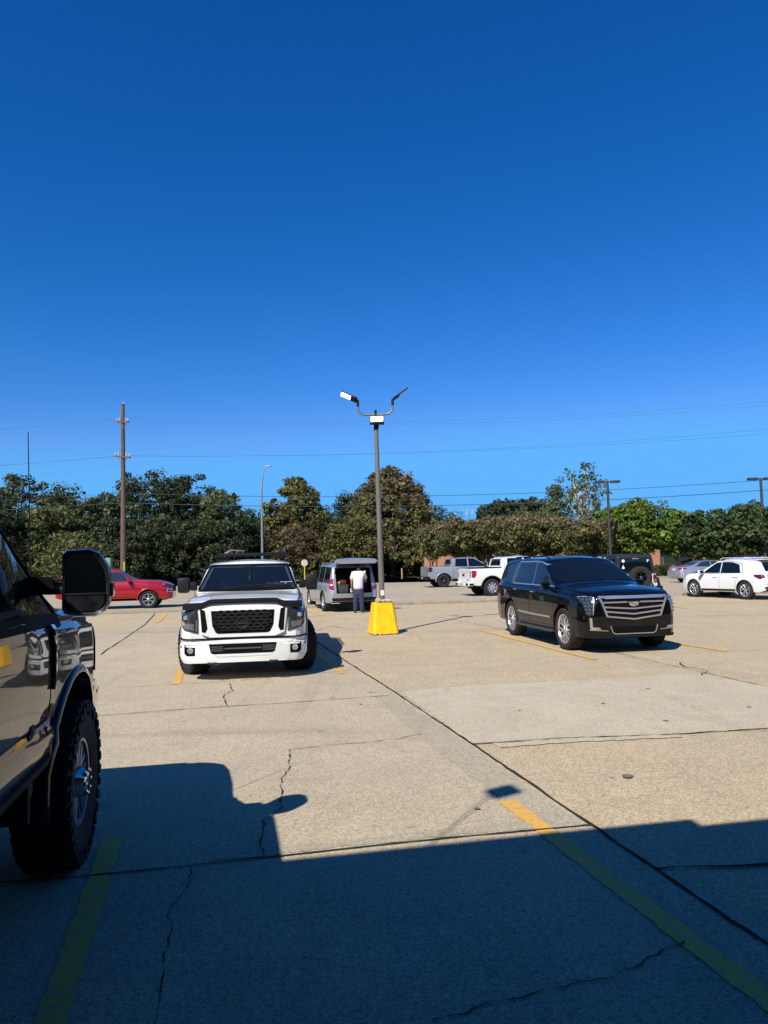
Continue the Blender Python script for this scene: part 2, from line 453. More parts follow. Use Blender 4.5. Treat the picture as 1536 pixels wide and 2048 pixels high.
def build_titan():
    root = thing('pickup_truck', 'white pickup truck facing the camera with black hood deflector and roof rack', 'pickup truck', (-2.66, 14.38, 0), 172)
    S = dict(x=(-3.15, 2.93), hw=1.01, th=.27, rr=.10, crown=.05,
        top=[(-3.15, 1.36), (-1.54, 1.36), (-1.50, 1.86), (-1.2, 1.885), (-.2, 1.905), (.42, 1.87), (1.42, 1.345), (1.6, 1.33), (2.3, 1.31), (2.72, 1.27), (2.88, 1.20), (2.93, 1.13)],
        belt=[(-3.15, 1.32), (-1.5, 1.31), (.4, 1.28), (1.4, 1.25), (2.3, 1.20), (2.8, 1.12), (2.93, 1.08)],
        bot=[(-3.15, .58), (-2.7, .52), (1.3, .50), (2.3, .46), (2.5, .36), (2.93, .34)],
        W=[(-3.15, .97), (-3.0, 1.0), (1.2, 1.0), (2.2, 1.005), (2.62, .985), (2.78, .95), (2.88, .88), (2.93, .80)])
    o, bv = build_body(S, root, M_white, [(1.925, .53, .47), (-1.93, .53, .47)],
        [(-3.04, -1.58, -.82, .82, .72, 1.6), (-1.2, .55, -.80, .80, .95, 1.80)],
        extra_cut=[prism_bm([(-.80, 1.36), (.80, 1.36), (.66, 1.755), (-.66, 1.755)], .3, 1.62, 'x')])
    # windscreen opening is cut through; the glass panel closes it
    g = mat('windscreen_glass', (.012, .02, .035), .02, 0, spec=.7)
    n = g.node_tree.nodes; l = g.node_tree.links
    tr = n.new('ShaderNodeBsdfTransparent'); tr.inputs[0].default_value = (.42, .48, .55, 1); mx = n.new('ShaderNodeMixShader'); mx.inputs[0].default_value = .45
    out = n['Material Output']; l.new(n['Principled BSDF'].outputs[0], mx.inputs[2]); l.new(tr.outputs[0], mx.inputs[1]); l.new(mx.outputs[0], out.inputs[0])
    gl = B('windscreen', patch(bv, [(-.86, 1.355), (.86, 1.355), (.71, 1.785), (-.71, 1.785)], 'F', .004, .08), g, root)
    B('windscreen_surround', strip(bv, [(-.86, 1.355), (.86, 1.355), (.71, 1.79), (-.71, 1.79), (-.86, 1.355)], .04, 'F', .006), M_gap, root)
    bm = bmesh.new()
    for y, a in ((-.35, .5), (.25, .5)):
        tube(bm, [Vector((1.52, y, 1.40)), Vector((1.45, y + .30, 1.425)), Vector((1.40, y + .62, 1.43))], .012, 6)
    B('wiper', bm, M_plastic, root)
    bm = bmesh.new(); box(bm, (1.0, 0, 1.20), (.62, 1.56, .26), bev=.06); B('dashboard', bm, M_plastic, root)
    bm = bmesh.new()   # steering wheel in front of the driver (+y side)
    tube(bm, [(0.72 + .10 * math.sin(a) * .5, .38 + .19 * math.cos(a), 1.38 + .18 * math.sin(a)) for a in np.linspace(0, 2 * math.pi, 21)], .016, 6, False)
    B('steering_wheel', bm, M_plastic, root)
    for y in (-.4, .4):
        bm = bmesh.new(); box(bm, (-.15, y, 1.25), (.2, .5, .62), bev=.08); box(bm, (-.2, y, 1.64), (.11, .26, .18), bev=.04); B('seat', bm, mat('dark_cloth', (.02, .02, .022), .9), root)
    bm = bmesh.new(); box(bm, (.62, 0, 1.745), (.03, .24, .07), bev=.01); B('rear_view_mirror', bm, M_plastic, root)
    bm = bmesh.new(); tube(bm, [(.62, 0.0, 1.70), (.62, .0, 1.58)], .003, 5); box(bm, (.62, 0, 1.55), (.015, .022, .09), bev=.004)
    for k in range(4): box(bm, (.6, .09, 1.68 - k * .045), (.015, .016, .016), bev=.004)
    B('hanging_charm', bm, mat('pale_plastic', (.6, .6, .58), .5), root)
    # a fan of pale papers on the dashboard
    bm = bmesh.new()
    for k, (yy, r_) in enumerate(((.48, .2), (.60, -.15), (.42, .4), (.68, .1))):
        box(bm, (1.05, yy, 1.40 + k * .012), (.22, .22, .004), Matrix.Rotation(r_, 3, 'Z') @ Matrix.Rotation(-.35, 3, 'Y'))
    p = B('paper_sheets', bm, mat('paper', (.78, .86, .86), .8), None, smooth=False); p.matrix_world = Matrix.Translation((0, 0, 0)); p.parent = root
    p['label'] = 'sheets of pale paper on the dashboard'
    # bonnet deflector
    bm = bmesh.new(); last = None
    for y in np.linspace(-.93, .93, 41):
        a = abs(y); bump = 0 if a < .50 else min(1, (a - .50) / .16)
        bump = bump * bump * (3 - 2 * bump); zt = 1.262 - .045 * bump - .02 * (y * y); x = 2.945 - .13 * max(0, a - .55) ** 2 * 4 - .03
        q = [bm.verts.new((x - .10, y, zt + .008)), bm.verts.new((x + .02, y, zt)), bm.verts.new((x + .06, y, zt - .025)), bm.verts.new((x + .055, y, zt - .060 - .03 * bump)), bm.verts.new((x - .08, y, zt - .065 - .03 * bump))]
        if last:
            for k in range(4): bm.faces.new((last[k], last[k + 1], q[k + 1], q[k]))
        last = q
    B('hood_deflector', bm, M_plastic, root)
    # white grille surround, mesh grille
    bm = bmesh.new()
    patch(bv, [(-.70, 1.14), (-.62, 1.17), (.62, 1.17), (.70, 1.14), (.64, .74), (.50, .68), (-.50, .68), (-.64, .74)], 'F', .045, .08, bm)
    B('grille_surround', bm, M_white, root)
    bm = bmesh.new(); patch(bv, [(-.49, 1.09), (.49, 1.09), (.47, .86), (.42, .755), (.38, .735), (-.38, .735), (-.42, .755), (-.47, .86)], 'F', .050, .08, bm); gr = B('grille', bm, M_gap, root)
    bm = bmesh.new()
    for r in range(6):
        for c in range(9):
            y = (c - 4) * .112 + (.056 if r % 2 else 0); z = 1.07 - r * .053
            wlim = .49 - max(0, (.90 - z)) * .75
            if abs(y) > wlim - .045: continue
            pts = [(2.992, y + .056 * math.cos(a), z + .024 * math.sin(a)) for a in [k * math.pi / 3 for k in range(7)]]
            tube(bm, pts, .0065, 5, False)
    B('grille_mesh', bm, mat('dark_satin_mesh', (.09, .09, .095), .35, .8), gr)
    bm = bmesh.new(); lathe_x(bm, [(2.995, .090), (3.016, .106), (3.016, .080), (2.998, .070)], (0, .90))
    lathe_x(bm, [(2.99, .082), (2.99, .001)], (0, .90))
    box(bm, (3.008, 0, .90), (.016, .25, .034), bev=.004); B('round_emblem', bm, mat('gloss_black_emblem', (.02, .02, .022), .2, coat=1), gr)
    for s in (-1, 1):
        B('side_vent', patch(bv, sorted_poly([(s * .66, 1.13), (s * .585, 1.10), (s * .545, .82), (s * .575, .76), (s * .63, .77)]), 'F', .052, .05), M_gap, root)
        pol = [(s * .69, 1.10), (s * .80, 1.10), (s * .955, 1.07), (s * .945, .86), (s * .90, .80), (s * .69, .75)]
        hl = B('headlight', patch(bv, sorted_poly(pol), 'F', .02, .05), M_lampd, root)
        bm = bmesh.new(); p = proj(bv, s * .86, .99, 'F', .035)[0]
        lathe_x(bm, [(p.x - .03, .062), (p.x + .004, .060), (p.x + .004, .048), (p.x - .012, .044)], (p.y, p.z)); B('lamp_ring', bm, M_chrome, hl)
        bm = bmesh.new(); lathe_x(bm, [(p.x - .02, .043), (p.x, .034), (p.x + .010, .001)], (p.y, p.z)); B('projector_lens', bm, M_lens, hl)
        B('reflector', patch(bv, sorted_poly([(s * .75, .90), (s * .90, .90), (s * .90, .83), (s * .75, .79)]), 'F', .024, .04), mat('reflector_facets', (.30, .31, .30), .25, .8, bump=1.0, bs=25), hl)
        B('amber_reflector', patch(bv, sorted_poly([(s * .88, .93), (s * .935, .93), (s * .93, .865), (s * .88, .865)]), 'F', .026, .04), mat('muted_amber', (.35, .22, .12), .2, coat=1), hl)
        bm = bmesh.new()
        for k in range(7): patch(bv, sorted_poly([(s * .70, .95 - k * .026), (s * .725, .95 - k * .026), (s * .725, .937 - k * .026), (s * .70, .937 - k * .026)]), 'F', .024, .04, bm)
        B('led_strip', bm, M_lens, hl)
    # front bumper: a shell of its own, cut by the lamp recesses
    S2 = dict(x=(2.55, 3.03), hw=1.0, th=0, rr=.03, crown=.02,
        top=[(2.55, .645), (2.95, .645), (3.03, .60)], belt=[(2.55, .62), (3.03, .56)], bot=[(2.55, .40), (2.75, .32), (2.9, .28), (3.03, .30)],
        W=[(2.55, 1.0), (2.72, 1.0), (2.86, .95), (2.96, .84), (3.03, .66)], side=[(.0, -.07), (.0, -.03), (.1, -.012), (.3, 0), (.5, 0), (.7, 0), (.8, 0), (.9, -.004), (.96, -.012), (1, -.03)])
    bm = body_bm(S2); bv2 = BVHTree.FromBMesh(bm); bp = B('front_bumper', bm, M_white, root)
    B('bumper_gap', strip(bv, [(-.98, .655), (-.6, .655), (.6, .655), (.98, .655)], .02, 'F', .03), M_gap, root)
    B('lower_grille', patch(bv2, [(-.52, .585), (.52, .585), (.49, .45), (.45, .43), (-.45, .43), (-.49, .45)], 'F', .004, .08), M_gap, bp)
    bm = bmesh.new()
    for z in (.48, .51, .54): strip(bv2, [(-.49, z), (-.30, z)], .012, 'F', .009, bm); strip(bv2, [(.30, z), (.49, z)], .012, 'F', .009, bm)
    strip(bv2, [(-.28, .51), (.28, .51)], .02, 'F', .012, bm)
    B('grille_slat', bm, mat('mid_grey_plastic', (.08, .08, .08), .4), bp)
    B('crease_shade_line', strip(bv2, [(-.42, .405), (-.36, .385), (.36, .385), (.42, .405)], .012, 'F', .003), mat('shadow_line_grey', (.45, .45, .43), .6), bp)  # grey strip paints in the shade line of the bumper crease
    for s in (-1, 1):
        f = B('fog_lamp_bezel', patch(bv2, sorted_poly([(s * .70, .57), (s * .905, .57), (s * .90, .44), (s * .86, .405), (s * .73, .41)]), 'F', .004, .05), M_gap, bp)
        bm = bmesh.new(); p = proj(bv2, s * .80, .49, 'F', .010)[0]; lathe_x(bm, [(p.x - .02, .05), (p.x + .012, .046), (p.x + .012, .036), (p.x + .004, .001)], (p.y, p.z)); B('fog_lamp', bm, M_lens, f)
        bm = bmesh.new(); p = proj(bv2, s * .955, .54, 'F', .004)[0]; lathe_x(bm, [(p.x, .016), (p.x + .006, .001)], (p.y, p.z)); B('parking_sensor', bm, M_gap, bp)
        bm = bmesh.new(); y = s * .47; box(bm, (2.98, y, .30), (.10, .16, .05), bev=.012)
        tube(bm, [(2.98, y - .05, .30), (3.06, y - .055, .29), (3.10, y, .285), (3.06, y + .055, .29), (2.98, y + .05, .30)], .014, 6); B('tow_hook', bm, M_plastic, root)
    # sides
    for s, d in ((-1, 'R'), (1, 'L')):
        B('side_window', patch(bv, [(-.52, 1.335), (1.02, 1.345), (1.12, 1.40), (.42, 1.76), (.1, 1.79), (-.52, 1.79)], d), M_glass, root)
        B('side_window', patch(bv, [(-1.40, 1.36), (-.60, 1.335), (-.60, 1.79), (-1.30, 1.77)], d), M_glass, root)
        bm = bmesh.new()
        for q in ([(1.18, 1.27), (1.20, .58)], [(-.56, 1.79), (-.56, .58)], [(-1.45, 1.3), (-1.30, .9), (-1.30, .60)], [(1.18, .58), (-1.3, .58)]): strip(bv, q, .008, d, .002, bm)
        B('door_seam', bm, M_gap, root)
        handle(root, bv, -.35, 1.16, d, M_white); handle(root, bv, -1.18, 1.16, d, M_white)
        bm = bmesh.new(); box(bm, (0, s * .95, .44), (2.7, .12, .05), bev=.02); B('running_board', bm, M_plastic, root)
        # tall towing mirror
        bm = bmesh.new(); box(bm, (1.02, s * 1.155, 1.45), (.15, .215, .28), bev=.05)
        mo = B('towing_mirror', bm, mat('mirror_shell_dark', (.012, .013, .014), .4, spec=.3), root)
        bm = bmesh.new(); tube(bm, [(1.04, s * .93, 1.47), (1.04, s * 1.10, 1.48)], .018); tube(bm, [(1.04, s * .93, 1.40), (1.04, s * 1.10, 1.39)], .018); box(bm, (1.03, s * .98, 1.43), (.12, .12, .16), bev=.03)
        B('mirror_arm', bm, M_plastic, mo)
        bm = bmesh.new(); box(bm, (.942, s * 1.155, 1.45), (.006, .18, .24)); B('mirror_glass', bm, M_mirg, mo)
        flare(root, bv, S, 1.925, .53, .47, .05, M_white, proud=.03); flare(root, bv, S, -1.93, .53, .47, .05, M_white, proud=.03)
        B('taillight', patch(bv, [(-3.14, .98), (-3.0, 1.0), (-3.0, 1.28), (-3.14, 1.28)], d), M_tail, root)
        break_ = None
    B('rear_window', patch(bv, [(-.66, 1.45), (.66, 1.45), (.58, 1.75), (-.58, 1.75)], 'B'), M_glass, root)
    # hood creases
    bm = bmesh.new()
    for s in (-1, 1): strip(bv, [(1.50, s * .62), (2.2, s * .56), (2.75, s * .52)], .010, 'T', .006, bm)
    B('hood_crease', bm, M_white, root)
    B('hood_gap', strip(bv, [(1.50, -.93), (2.2, -.90), (2.7, -.86)], .010, 'T', .002, strip(bv, [(1.50, .93), (2.2, .90), (2.7, .86)], .010, 'T', .002)), M_gap, root)
    # antenna on the right fender
    bm = bmesh.new(); tube(bm, [(1.55, -.90, 1.25), (1.58, -.90, 1.72)], .005, 5); B('antenna', bm, M_plastic, root)
    wheels4(root, S, .43, .31, .235, (6, 'pair'), 1.925, -1.93, .86, steer=24, tread=True, mats=(mat('worn_dark_alloy', (.10, .10, .10), .4, .7), M_rimd))
    underbody(root, -3.0, 2.7, .7, .5, .43, 1.925, -1.93)
    # roof rack: two crossbars, rails, feet and a raised rear guard
    rk = thing('roof_rack', 'black steel roof rack on the cab roof of the white truck facing us', 'roof rack', (0, 0, 0))
    rk.parent = root; del rk['category']; del rk['label']
    bm = bmesh.new()
    for x in (.15, -.35, -.85, -1.3): tube(bm, [(x, -.62, 2.07), (x, .66, 2.07)], .016, 6)
    for y in (-.62, .66): tube(bm, [(.18, y, 2.07), (-1.35, y, 2.07)], .020, 6)
    box(bm, (.2, .02, 2.075), (.03, 1.34, .055), bev=.01)
    B('rack_bar', bm, M_plastic, rk)
    bm = bmesh.new()
    for x in (.05, -1.1):
        for y in (-.58, .60): box(bm, (x, y, 2.01), (.07, .05, .11), bev=.012)
    B('rack_foot', bm, M_plastic, rk)
    bm = bmesh.new()   # triangular guard frame standing at one side of the rack
    for x in (-.2, -.5): 
        tube(bm, [(x, -.62, 2.07), (x, -.45, 2.17), (x, -.20, 2.155), (x, -.22, 2.07)], .010, 5)
    for y, z in ((-.45, 2.17), (-.20, 2.155), (-.62, 2.08)): tube(bm, [(-.2, y, z), (-.5, y, z)], .010, 5)
    tube(bm, [(-.2, -.45, 2.17), (-.2, -.38, 2.07)], .008, 5); tube(bm, [(-.2, -.30, 2.16), (-.2, -.38, 2.07)], .008, 5)
    tube(bm, [(.2, .62, 2.07), (.2, .62, 2.20)], .008, 5)
    B('rack_guard', bm, mat('bare_grey_steel', (.16, .16, .165), .45, .4), rk)
    rk.location = (0, .04, -.075)
    return root

def prism_bm(poly, a, b, axis):
    bm = bmesh.new(); prism(bm, poly, a, b, axis); return bm
def sorted_poly(p): return p
def lathe_x(bm, prof, c, seg=24):
    rings = []
    for x, r in prof:
        rings.append([bm.verts.new((x, c[0] + r * math.cos(2 * math.pi * k / seg), c[1] + r * math.sin(2 * math.pi * k / seg))) for k in range(seg)])
    for a, b in zip(rings, rings[1:]):
        for k in range(seg): bm.faces.new((a[k], a[(k + 1) % seg], b[(k + 1) % seg], b[k]))

def build_escalade():
    root = thing('black_suv', 'large glossy black SUV with wide chrome grille and polished wheels', 'SUV', (4.17, 15.95, 0), 170)
    S = dict(x=(-2.70, 2.42), hw=1.0, th=.28, rr=.10, crown=.055,
        top=[(-2.70, .95), (-2.66, 1.15), (-2.60, 1.30), (-2.36, 1.71), (-2.26, 1.77), (-1.9, 1.815), (-1.0, 1.845), (-.2, 1.835), (.15, 1.79), (1.02, 1.32), (1.15, 1.29), (1.9, 1.225), (2.2, 1.17), (2.36, 1.105), (2.42, 1.03)],
        belt=[(-2.70, .90), (-2.66, 1.10), (-2.55, 1.20), (-2.0, 1.21), (0, 1.185), (1.0, 1.155), (1.9, 1.10), (2.2, 1.06), (2.42, .97)],
        bot=[(-2.70, .42), (-2.5, .34), (-1.0, .33), (1.2, .33), (2.0, .30), (2.42, .30)],
        W=[(-2.70, .84), (-2.6, .93), (-2.2, .99), (-1.2, 1.0), (1.2, 1.0), (1.8, .995), (2.08, .96), (2.26, .90), (2.36, .83), (2.42, .74)])
    o, bv = build_body(S, root, M_black, [(1.473, .475, .405), (-1.473, .475, .405)])
    wb = 'F'
    B('windscreen', patch(bv, [(-.85, 1.32), (.85, 1.32), (.70, 1.765), (-.70, 1.765)], 'F', .004, .08), M_glass, root)
    bm = bmesh.new(); tube(bm, [(1.12, -.75, 1.315), (1.06, -.1, 1.34), (1.03, .1, 1.345)], .010, 6); tube(bm, [(1.12, .05, 1.315), (1.05, .6, 1.34)], .010, 6); B('wiper', bm, M_plastic, root)
    for s, d in ((-1, 'R'), (1, 'L')):
        B('side_window', patch(bv, [(-.20, 1.235), (.93, 1.225), (.60, 1.43), (.22, 1.66), (0, 1.70), (-.20, 1.71)], d), M_glass, root)
        B('side_window', patch(bv, [(-1.40, 1.245), (-.26, 1.235), (-.26, 1.71), (-1.22, 1.71)], d), M_glass, root)
        B('side_window', patch(bv, [(-2.36, 1.28), (-1.56, 1.25), (-1.38, 1.70), (-2.18, 1.665)], d), M_glass, root)
        bm = bmesh.new()
        strip(bv, [(.98, 1.215), (-1.44, 1.228), (-1.25, 1.72), (-.2, 1.725), (.10, 1.70), (.30, 1.645)], .024, d, .009, bm)
        strip(bv, [(-1.56, 1.235), (-1.38, 1.71)], .012, d, .009, bm); strip(bv, [(-.23, 1.23), (-.23, 1.72)], .010, d, .009, bm)
        B('window_trim', bm, M_satin, root)
        bm = bmesh.new()
        for q in ([(1.02, 1.17), (1.05, .46)], [(-.23, 1.22), (-.25, .42)], [(-1.42, 1.22), (-1.20, .95), (-1.02, .80), (-.98, .42)], [(1.05, .44), (-.98, .42)]): strip(bv, q, .008, d, .002, bm)
        strip(bv, [(1.02, 1.17), (2.15, 1.14)], .008, d, .002, bm)
        B('door_seam', bm, M_gap, root)
        B('side_moulding', strip(bv, [(.90, .60), (.0, .60), (-.96, .62)], .035, d, .012), M_satin, root)
        handle(root, bv, -.08, 1.08, d, M_chrome, .19); handle(root, bv, -1.15, 1.10, d, M_chrome, .19)
        bm = bmesh.new(); box(bm, (0, s * .98, .33), (2.0, .14, .045), bev=.018); B('running_board', bm, mat('dark_satin', (.10, .10, .105), .4, .6), root)
        door_mirror(root, .80, .90, 1.23, s, M_black, (.13, .18, .16))
        bm = bmesh.new(); tube(bm, [(.10, s * .62, 1.77), (-.1, s * .63, 1.835), (-1.9, s * .63, 1.825), (-2.1, s * .62, 1.78)], .016, 6); B('roof_rail', bm, M_black, root)
        # headlight column wrapping the corner, and fog-lamp L
        hl = B('headlight', patch(bv, [(s * .735, 1.05), (s * .80, 1.065), (s * .93, 1.06), (s * .90, .88), (s * .865, .72), (s * .78, .72)], 'F', .010, .03), M_lampd, root)
        bm = bmesh.new()
        for k in range(5):
            z = 1.01 - k * .062
            for yy in (.79, .835, .875): 
                p = proj(bv, s * (yy + .01 - k * .004), z, 'F', .014)[0]; box(bm, p, (.02, .024, .034), Matrix.Rotation(s * .6, 3, 'Z'), bev=.006)
        B('led_cluster', bm, mat('led_crystal', (.20, .25, .28), .15, .7, coat=1), hl)
        bm = bmesh.new(); strip(bv, [(s * .745, 1.045), (s * .77, .89), (s * .785, .73)], .010, 'F', .016, bm); strip(bv, [(s * .755, 1.05), (s * .84, 1.058), (s * .92, 1.05)], .008, 'F', .016, bm); B('light_blade', bm, mat('white_light_guide', (.45, .5, .52), .3, .5), hl)
        fl = B('fog_lamp', patch(bv, [(s * .65, .46), (s * .70, .50), (s * .80, .50), (s * .84, .46)], 'F', .012, .03), mat('faceted_lens', (.5, .52, .53), .2, .7, bump=1.0, bs=60), root)
        bm = bmesh.new(); strip(bv, [(s * .82, .67), (s * .815, .50), (s * .79, .47)], .035, 'F', .014, bm); strip(bv, [(s * .84, .455), (s * .52, .43)], .012, 'F', .012, bm); B('chrome_blade', bm, M_chrome, fl)
        bm = patch(bv, [(-2.66, .80), (-2.56, .86), (-2.50, 1.20), (-2.44, 1.62), (-2.49, 1.62), (-2.61, 1.20)], d); B('taillight', bm, M_tail, root)
    # grille: black opening, chrome frame, four blades dipping to the middle
    gp = [(-.66, 1.035), (.66, 1.035), (.60, .85), (.525, .70), (0, .635), (-.525, .70), (-.60, .85)]
    gr = B('grille', patch(bv, gp, 'F', .012, .06), M_gap, root)
    fr = bmesh.new(); strip(bv, [(-.68, 1.035), (.68, 1.035)], .036, 'F', .034, fr)
    for s in (-1, 1): strip(bv, [(s * .665, 1.035), (s * .59, .85), (s * .53, .69)], .035, 'F', .03, fr)
    strip(bv, [(-.53, .695), (0, .635), (.53, .695)], .028, 'F', .03, fr)
    B('grille_frame', fr, M_satin, gr)
    for k in range(3):
        z = .95 - k * .082; e = .648 - k * .042; bm = bmesh.new()
        dip = .01 + .016 * (k + 1)
        if k == 0: strip(bv, [(-e, z), (-.13, z)], .028, 'F', .028, bm); strip(bv, [(.13, z), (e, z)], .028, 'F', .028, bm)
        else: strip(bv, [(-e, z), (0, z - dip), (e, z)], .028, 'F', .028, bm)
        B('grille_blade', bm, M_satin, gr)
    # shield crest with coloured bars
    em = bmesh.new(); p = proj(bv, 0, .91, 'F', .035)[0]; x = p.x
    prism(em, [(-.11, .955), (.11, .955), (.08, .885), (0, .862), (-.08, .885)], x - .02, x, 'x'); eo = B('emblem', em, M_satin, gr, smooth=False)
    for nm, c, rects in (('red_bars', (.35, .03, .05), [(-.07, .93, .06, .014), (.015, .903, .045, .012)]), ('gold_bars', (.6, .45, .18), [(-.065, .912, .055, .009), (.02, .93, .05, .010), (-.045, .893, .035, .008)])):
        bm = bmesh.new()
        for a, z, ww, hh in rects: box(bm, (x + .002, a + ww / 2 - .01, z), (.005, ww, hh))
        B(nm, bm, mat(nm, c, .3), eo, smooth=False)
    lg = B('lower_grille', patch(bv, [(-.45, .50), (.45, .50), (.42, .40), (.38, .375), (-.38, .375), (-.42, .40)], 'F', .008, .06), M_gap, root)
    B('lower_trim', strip(bv, [(-.47, .52), (-.43, .40), (-.38, .37), (.38, .37), (.43, .40), (.47, .52)], .016, 'F', .016), M_satin, lg)
    B('lower_valance', patch(bv, [(-.90, .345), (.90, .345), (.86, .305), (-.86, .305)], 'F', .02, .06), M_plastic, root)
    B('bumper_seam', strip(bv, [(-.90, .60), (-.72, .62), (-.55, .63), (.55, .63), (.72, .62), (.90, .60)], .006, 'F', .002), M_gap, root)
    bm = bmesh.new()
    for s in (-1, 1): strip(bv, [(1.12, s * .50), (1.8, s * .46), (2.25, s * .40)], .012, 'T', .004, bm)
    B('hood_crease', bm, M_black, root)
    B('hood_gap', strip(bv, [(1.15, -.90), (1.8, -.87), (2.25, -.76), (2.33, -.4), (2.34, 0), (2.33, .4), (2.25, .76), (1.8, .87), (1.15, .90)], .008, 'T', .002), M_gap, root)
    B('rear_window', patch(bv, [(-.70, 1.32), (.70, 1.32), (.62, 1.70), (-.62, 1.70)], 'B'), M_glass, root)
    bm = bmesh.new(); prism(bm, [(-1.95, 1.80), (-1.85, 1.80), (-1.90, 1.88), (-1.97, 1.88)], -.012, .012); B('roof_antenna', bm, M_black, root)
    wheels4(root, S, .405, .285, .292, (7, 'V'), 1.473, -1.473, .855, mats=(mat('polished_alloy', (.72, .72, .73), .22, .9), M_rimd))
    underbody(root, -2.4, 2.2, .7, .34, .405, 1.473, -1.473)
    return root

def suv_or_car(name, label, cat, loc, az, S, paintm, wh, glass=M_glass, windows=(), extras=None, handles=(), seams=(), mirror=None, ws=None, rw=None, tails=(), tailm=M_tail, steer=0, cav=None, extra_cut=(), hm=None, group=None):
    root = thing(name, label, cat, loc, az, group)
    Rt, wd, rr, style, fx, rx, track, Ra, mats = wh
    o, bv = build_body(S, root, paintm, [(fx, Ra, Rt), (rx, Ra, Rt)], cav, extra_cut)
    if ws: B('windscreen', patch(bv, ws, 'F', .004, .08), glass, root)
    if rw: B('rear_window', patch(bv, rw, 'B', .004, .08), glass, root)
    for s, d in ((-1, 'R'), (1, 'L')):
        for p in windows: B('side_window', patch(bv, p, d), glass, root)
        if seams:
            bm = bmesh.new()
            for q in seams: strip(bv, q, .010, d, .002, bm)
            B('door_seam', bm, M_gap, root)
        for x, z in handles: handle(root, bv, x, z, d, hm or paintm)
        if mirror: door_mirror(root, mirror[0], mirror[1], mirror[2], s, mirror[3])
        for p in tails: B('taillight', patch(bv, [(s * a, b) for a, b in p[1]] if p[0] == 'B' else p[1], 'B' if p[0] == 'B' else d, .012), tailm, root)
    wheels4(root, S, Rt, wd, rr, style, fx, rx, track, steer, False, mats)
    underbody(root, S['x'][0] + .3, S['x'][1] - .3, S['hw'] * .7, Rt + .02, Rt, fx, rx)
    if extras: extras(root, bv)
    return root

def red_suv():
    S = dict(x=(-2.42, 2.40), hw=.95, th=.24, rr=.09, crown=.05,
        top=[(-2.42, .98), (-2.36, 1.25), (-2.20, 1.58), (-2.05, 1.67), (-1.0, 1.71), (-.2, 1.705), (.12, 1.67), (.80, 1.29), (.92, 1.265), (1.8, 1.215), (2.2, 1.10), (2.36, 1.0), (2.40, .90)],
        belt=[(-2.42, .95), (-2.3, 1.18), (0, 1.15), (.85, 1.14), (1.8, 1.08), (2.25, .98), (2.40, .85)],
        bot=[(-2.42, .55), (-2.2, .48), (-1, .45), (1, .45), (1.9, .42), (2.1, .36), (2.40, .42)],
        W=[(-2.42, .82), (-2.3, .90), (-1.5, .95), (1.4, .95), (2.0, .90), (2.25, .82), (2.40, .66)])
    def ex(root, bv):
        for s, d in ((-1, 'R'), (1, 'L')):
            hl = B('headlight', patch(bv, [(1.98, .98), (2.30, .90), (2.38, .92), (2.34, 1.0), (2.0, 1.07)], d, .012, .04), M_lampd, root)
            B('indicator', patch(bv, [(1.99, 1.0), (2.07, .99), (2.07, 1.05), (2.0, 1.06)], d, .016, .04), M_lens, hl)
            f = B('fog_lamp_surround', patch(bv, [(2.16, .70), (2.36, .68), (2.36, .82), (2.18, .84)], d, .014, .04), M_satin, root)
            B('fog_lamp', patch(bv, [(2.20, .73), (2.33, .72), (2.33, .78), (2.21, .80)], d, .020, .04), M_gap, f)
            B('rocker_trim', strip(bv, [(.92, .56), (0, .55), (-.92, .56)], .05, d, .02), M_red, root)
            bm = bmesh.new(); tube(bm, [(.0, s * .62, 1.69), (-.1, s * .62, 1.73), (-1.8, s * .60, 1.73), (-1.95, s * .60, 1.66)], .016, 6); B('roof_rail', bm, M_red, root)
        B('grille', patch(bv, [(-.5, .95), (.5, .95), (.5, .70), (-.5, .70)], 'F', .01), M_gap, root)
        flare(root, bv, S, 1.395, .45, .39, .05, M_red, a0=0, a1=180); flare(root, bv, S, -1.395, .45, .39, .05, M_red, a0=0, a1=180)
        bm = bmesh.new()
        for x, y in ((-.35, -.42), (-.35, .42), (-1.3, -.4), (-1.3, .4)): box(bm, (x, y, 1.3), (.12, .45, .5), bev=.05); box(bm, (x - .03, y, 1.56), (.1, .24, .16), bev=.04)
        B('seat', bm, mat('dark_cloth', (.02, .02, .022), .9), root)
    return suv_or_car('red_suv', 'red SUV in side view beyond the kerb, partly behind the near black mirror', 'SUV', (-11.85, 32.3, 0), 80, S, M_red,
        (.39, .26, .255, (6, 'pair'), 1.395, -1.395, .80, .45, (mat('bright_alloy', (.62, .62, .63), .3, .85), M_rimd)),
        windows=[[(-.42, 1.195), (.66, 1.19), (.36, 1.45), (.12, 1.59), (-.42, 1.60)], [(-1.30, 1.2), (-.50, 1.195), (-.50, 1.60), (-1.25, 1.59)], [(-2.16, 1.24), (-1.42, 1.21), (-1.36, 1.58), (-2.02, 1.55)]],
        extras=ex, handles=[(-.28, 1.08), (-1.2, 1.08)], seams=[[(.88, 1.13), (.90, .52)], [(-.46, 1.17), (-.46, .52)], [(-1.36, 1.18), (-1.30, .9), (-1.0, .60), (-.98, .52)], [(.9, .52), (-.98, .52)]],
        mirror=(.60, .88, 1.24, M_red), ws=[(-.78, 1.30), (.78, 1.30), (.66, 1.62), (-.66, 1.62)], tails=[('S', [(-2.38, 1.0), (-2.2, 1.0), (-2.2, 1.22), (-2.32, 1.22)])], glass=M_glass2)

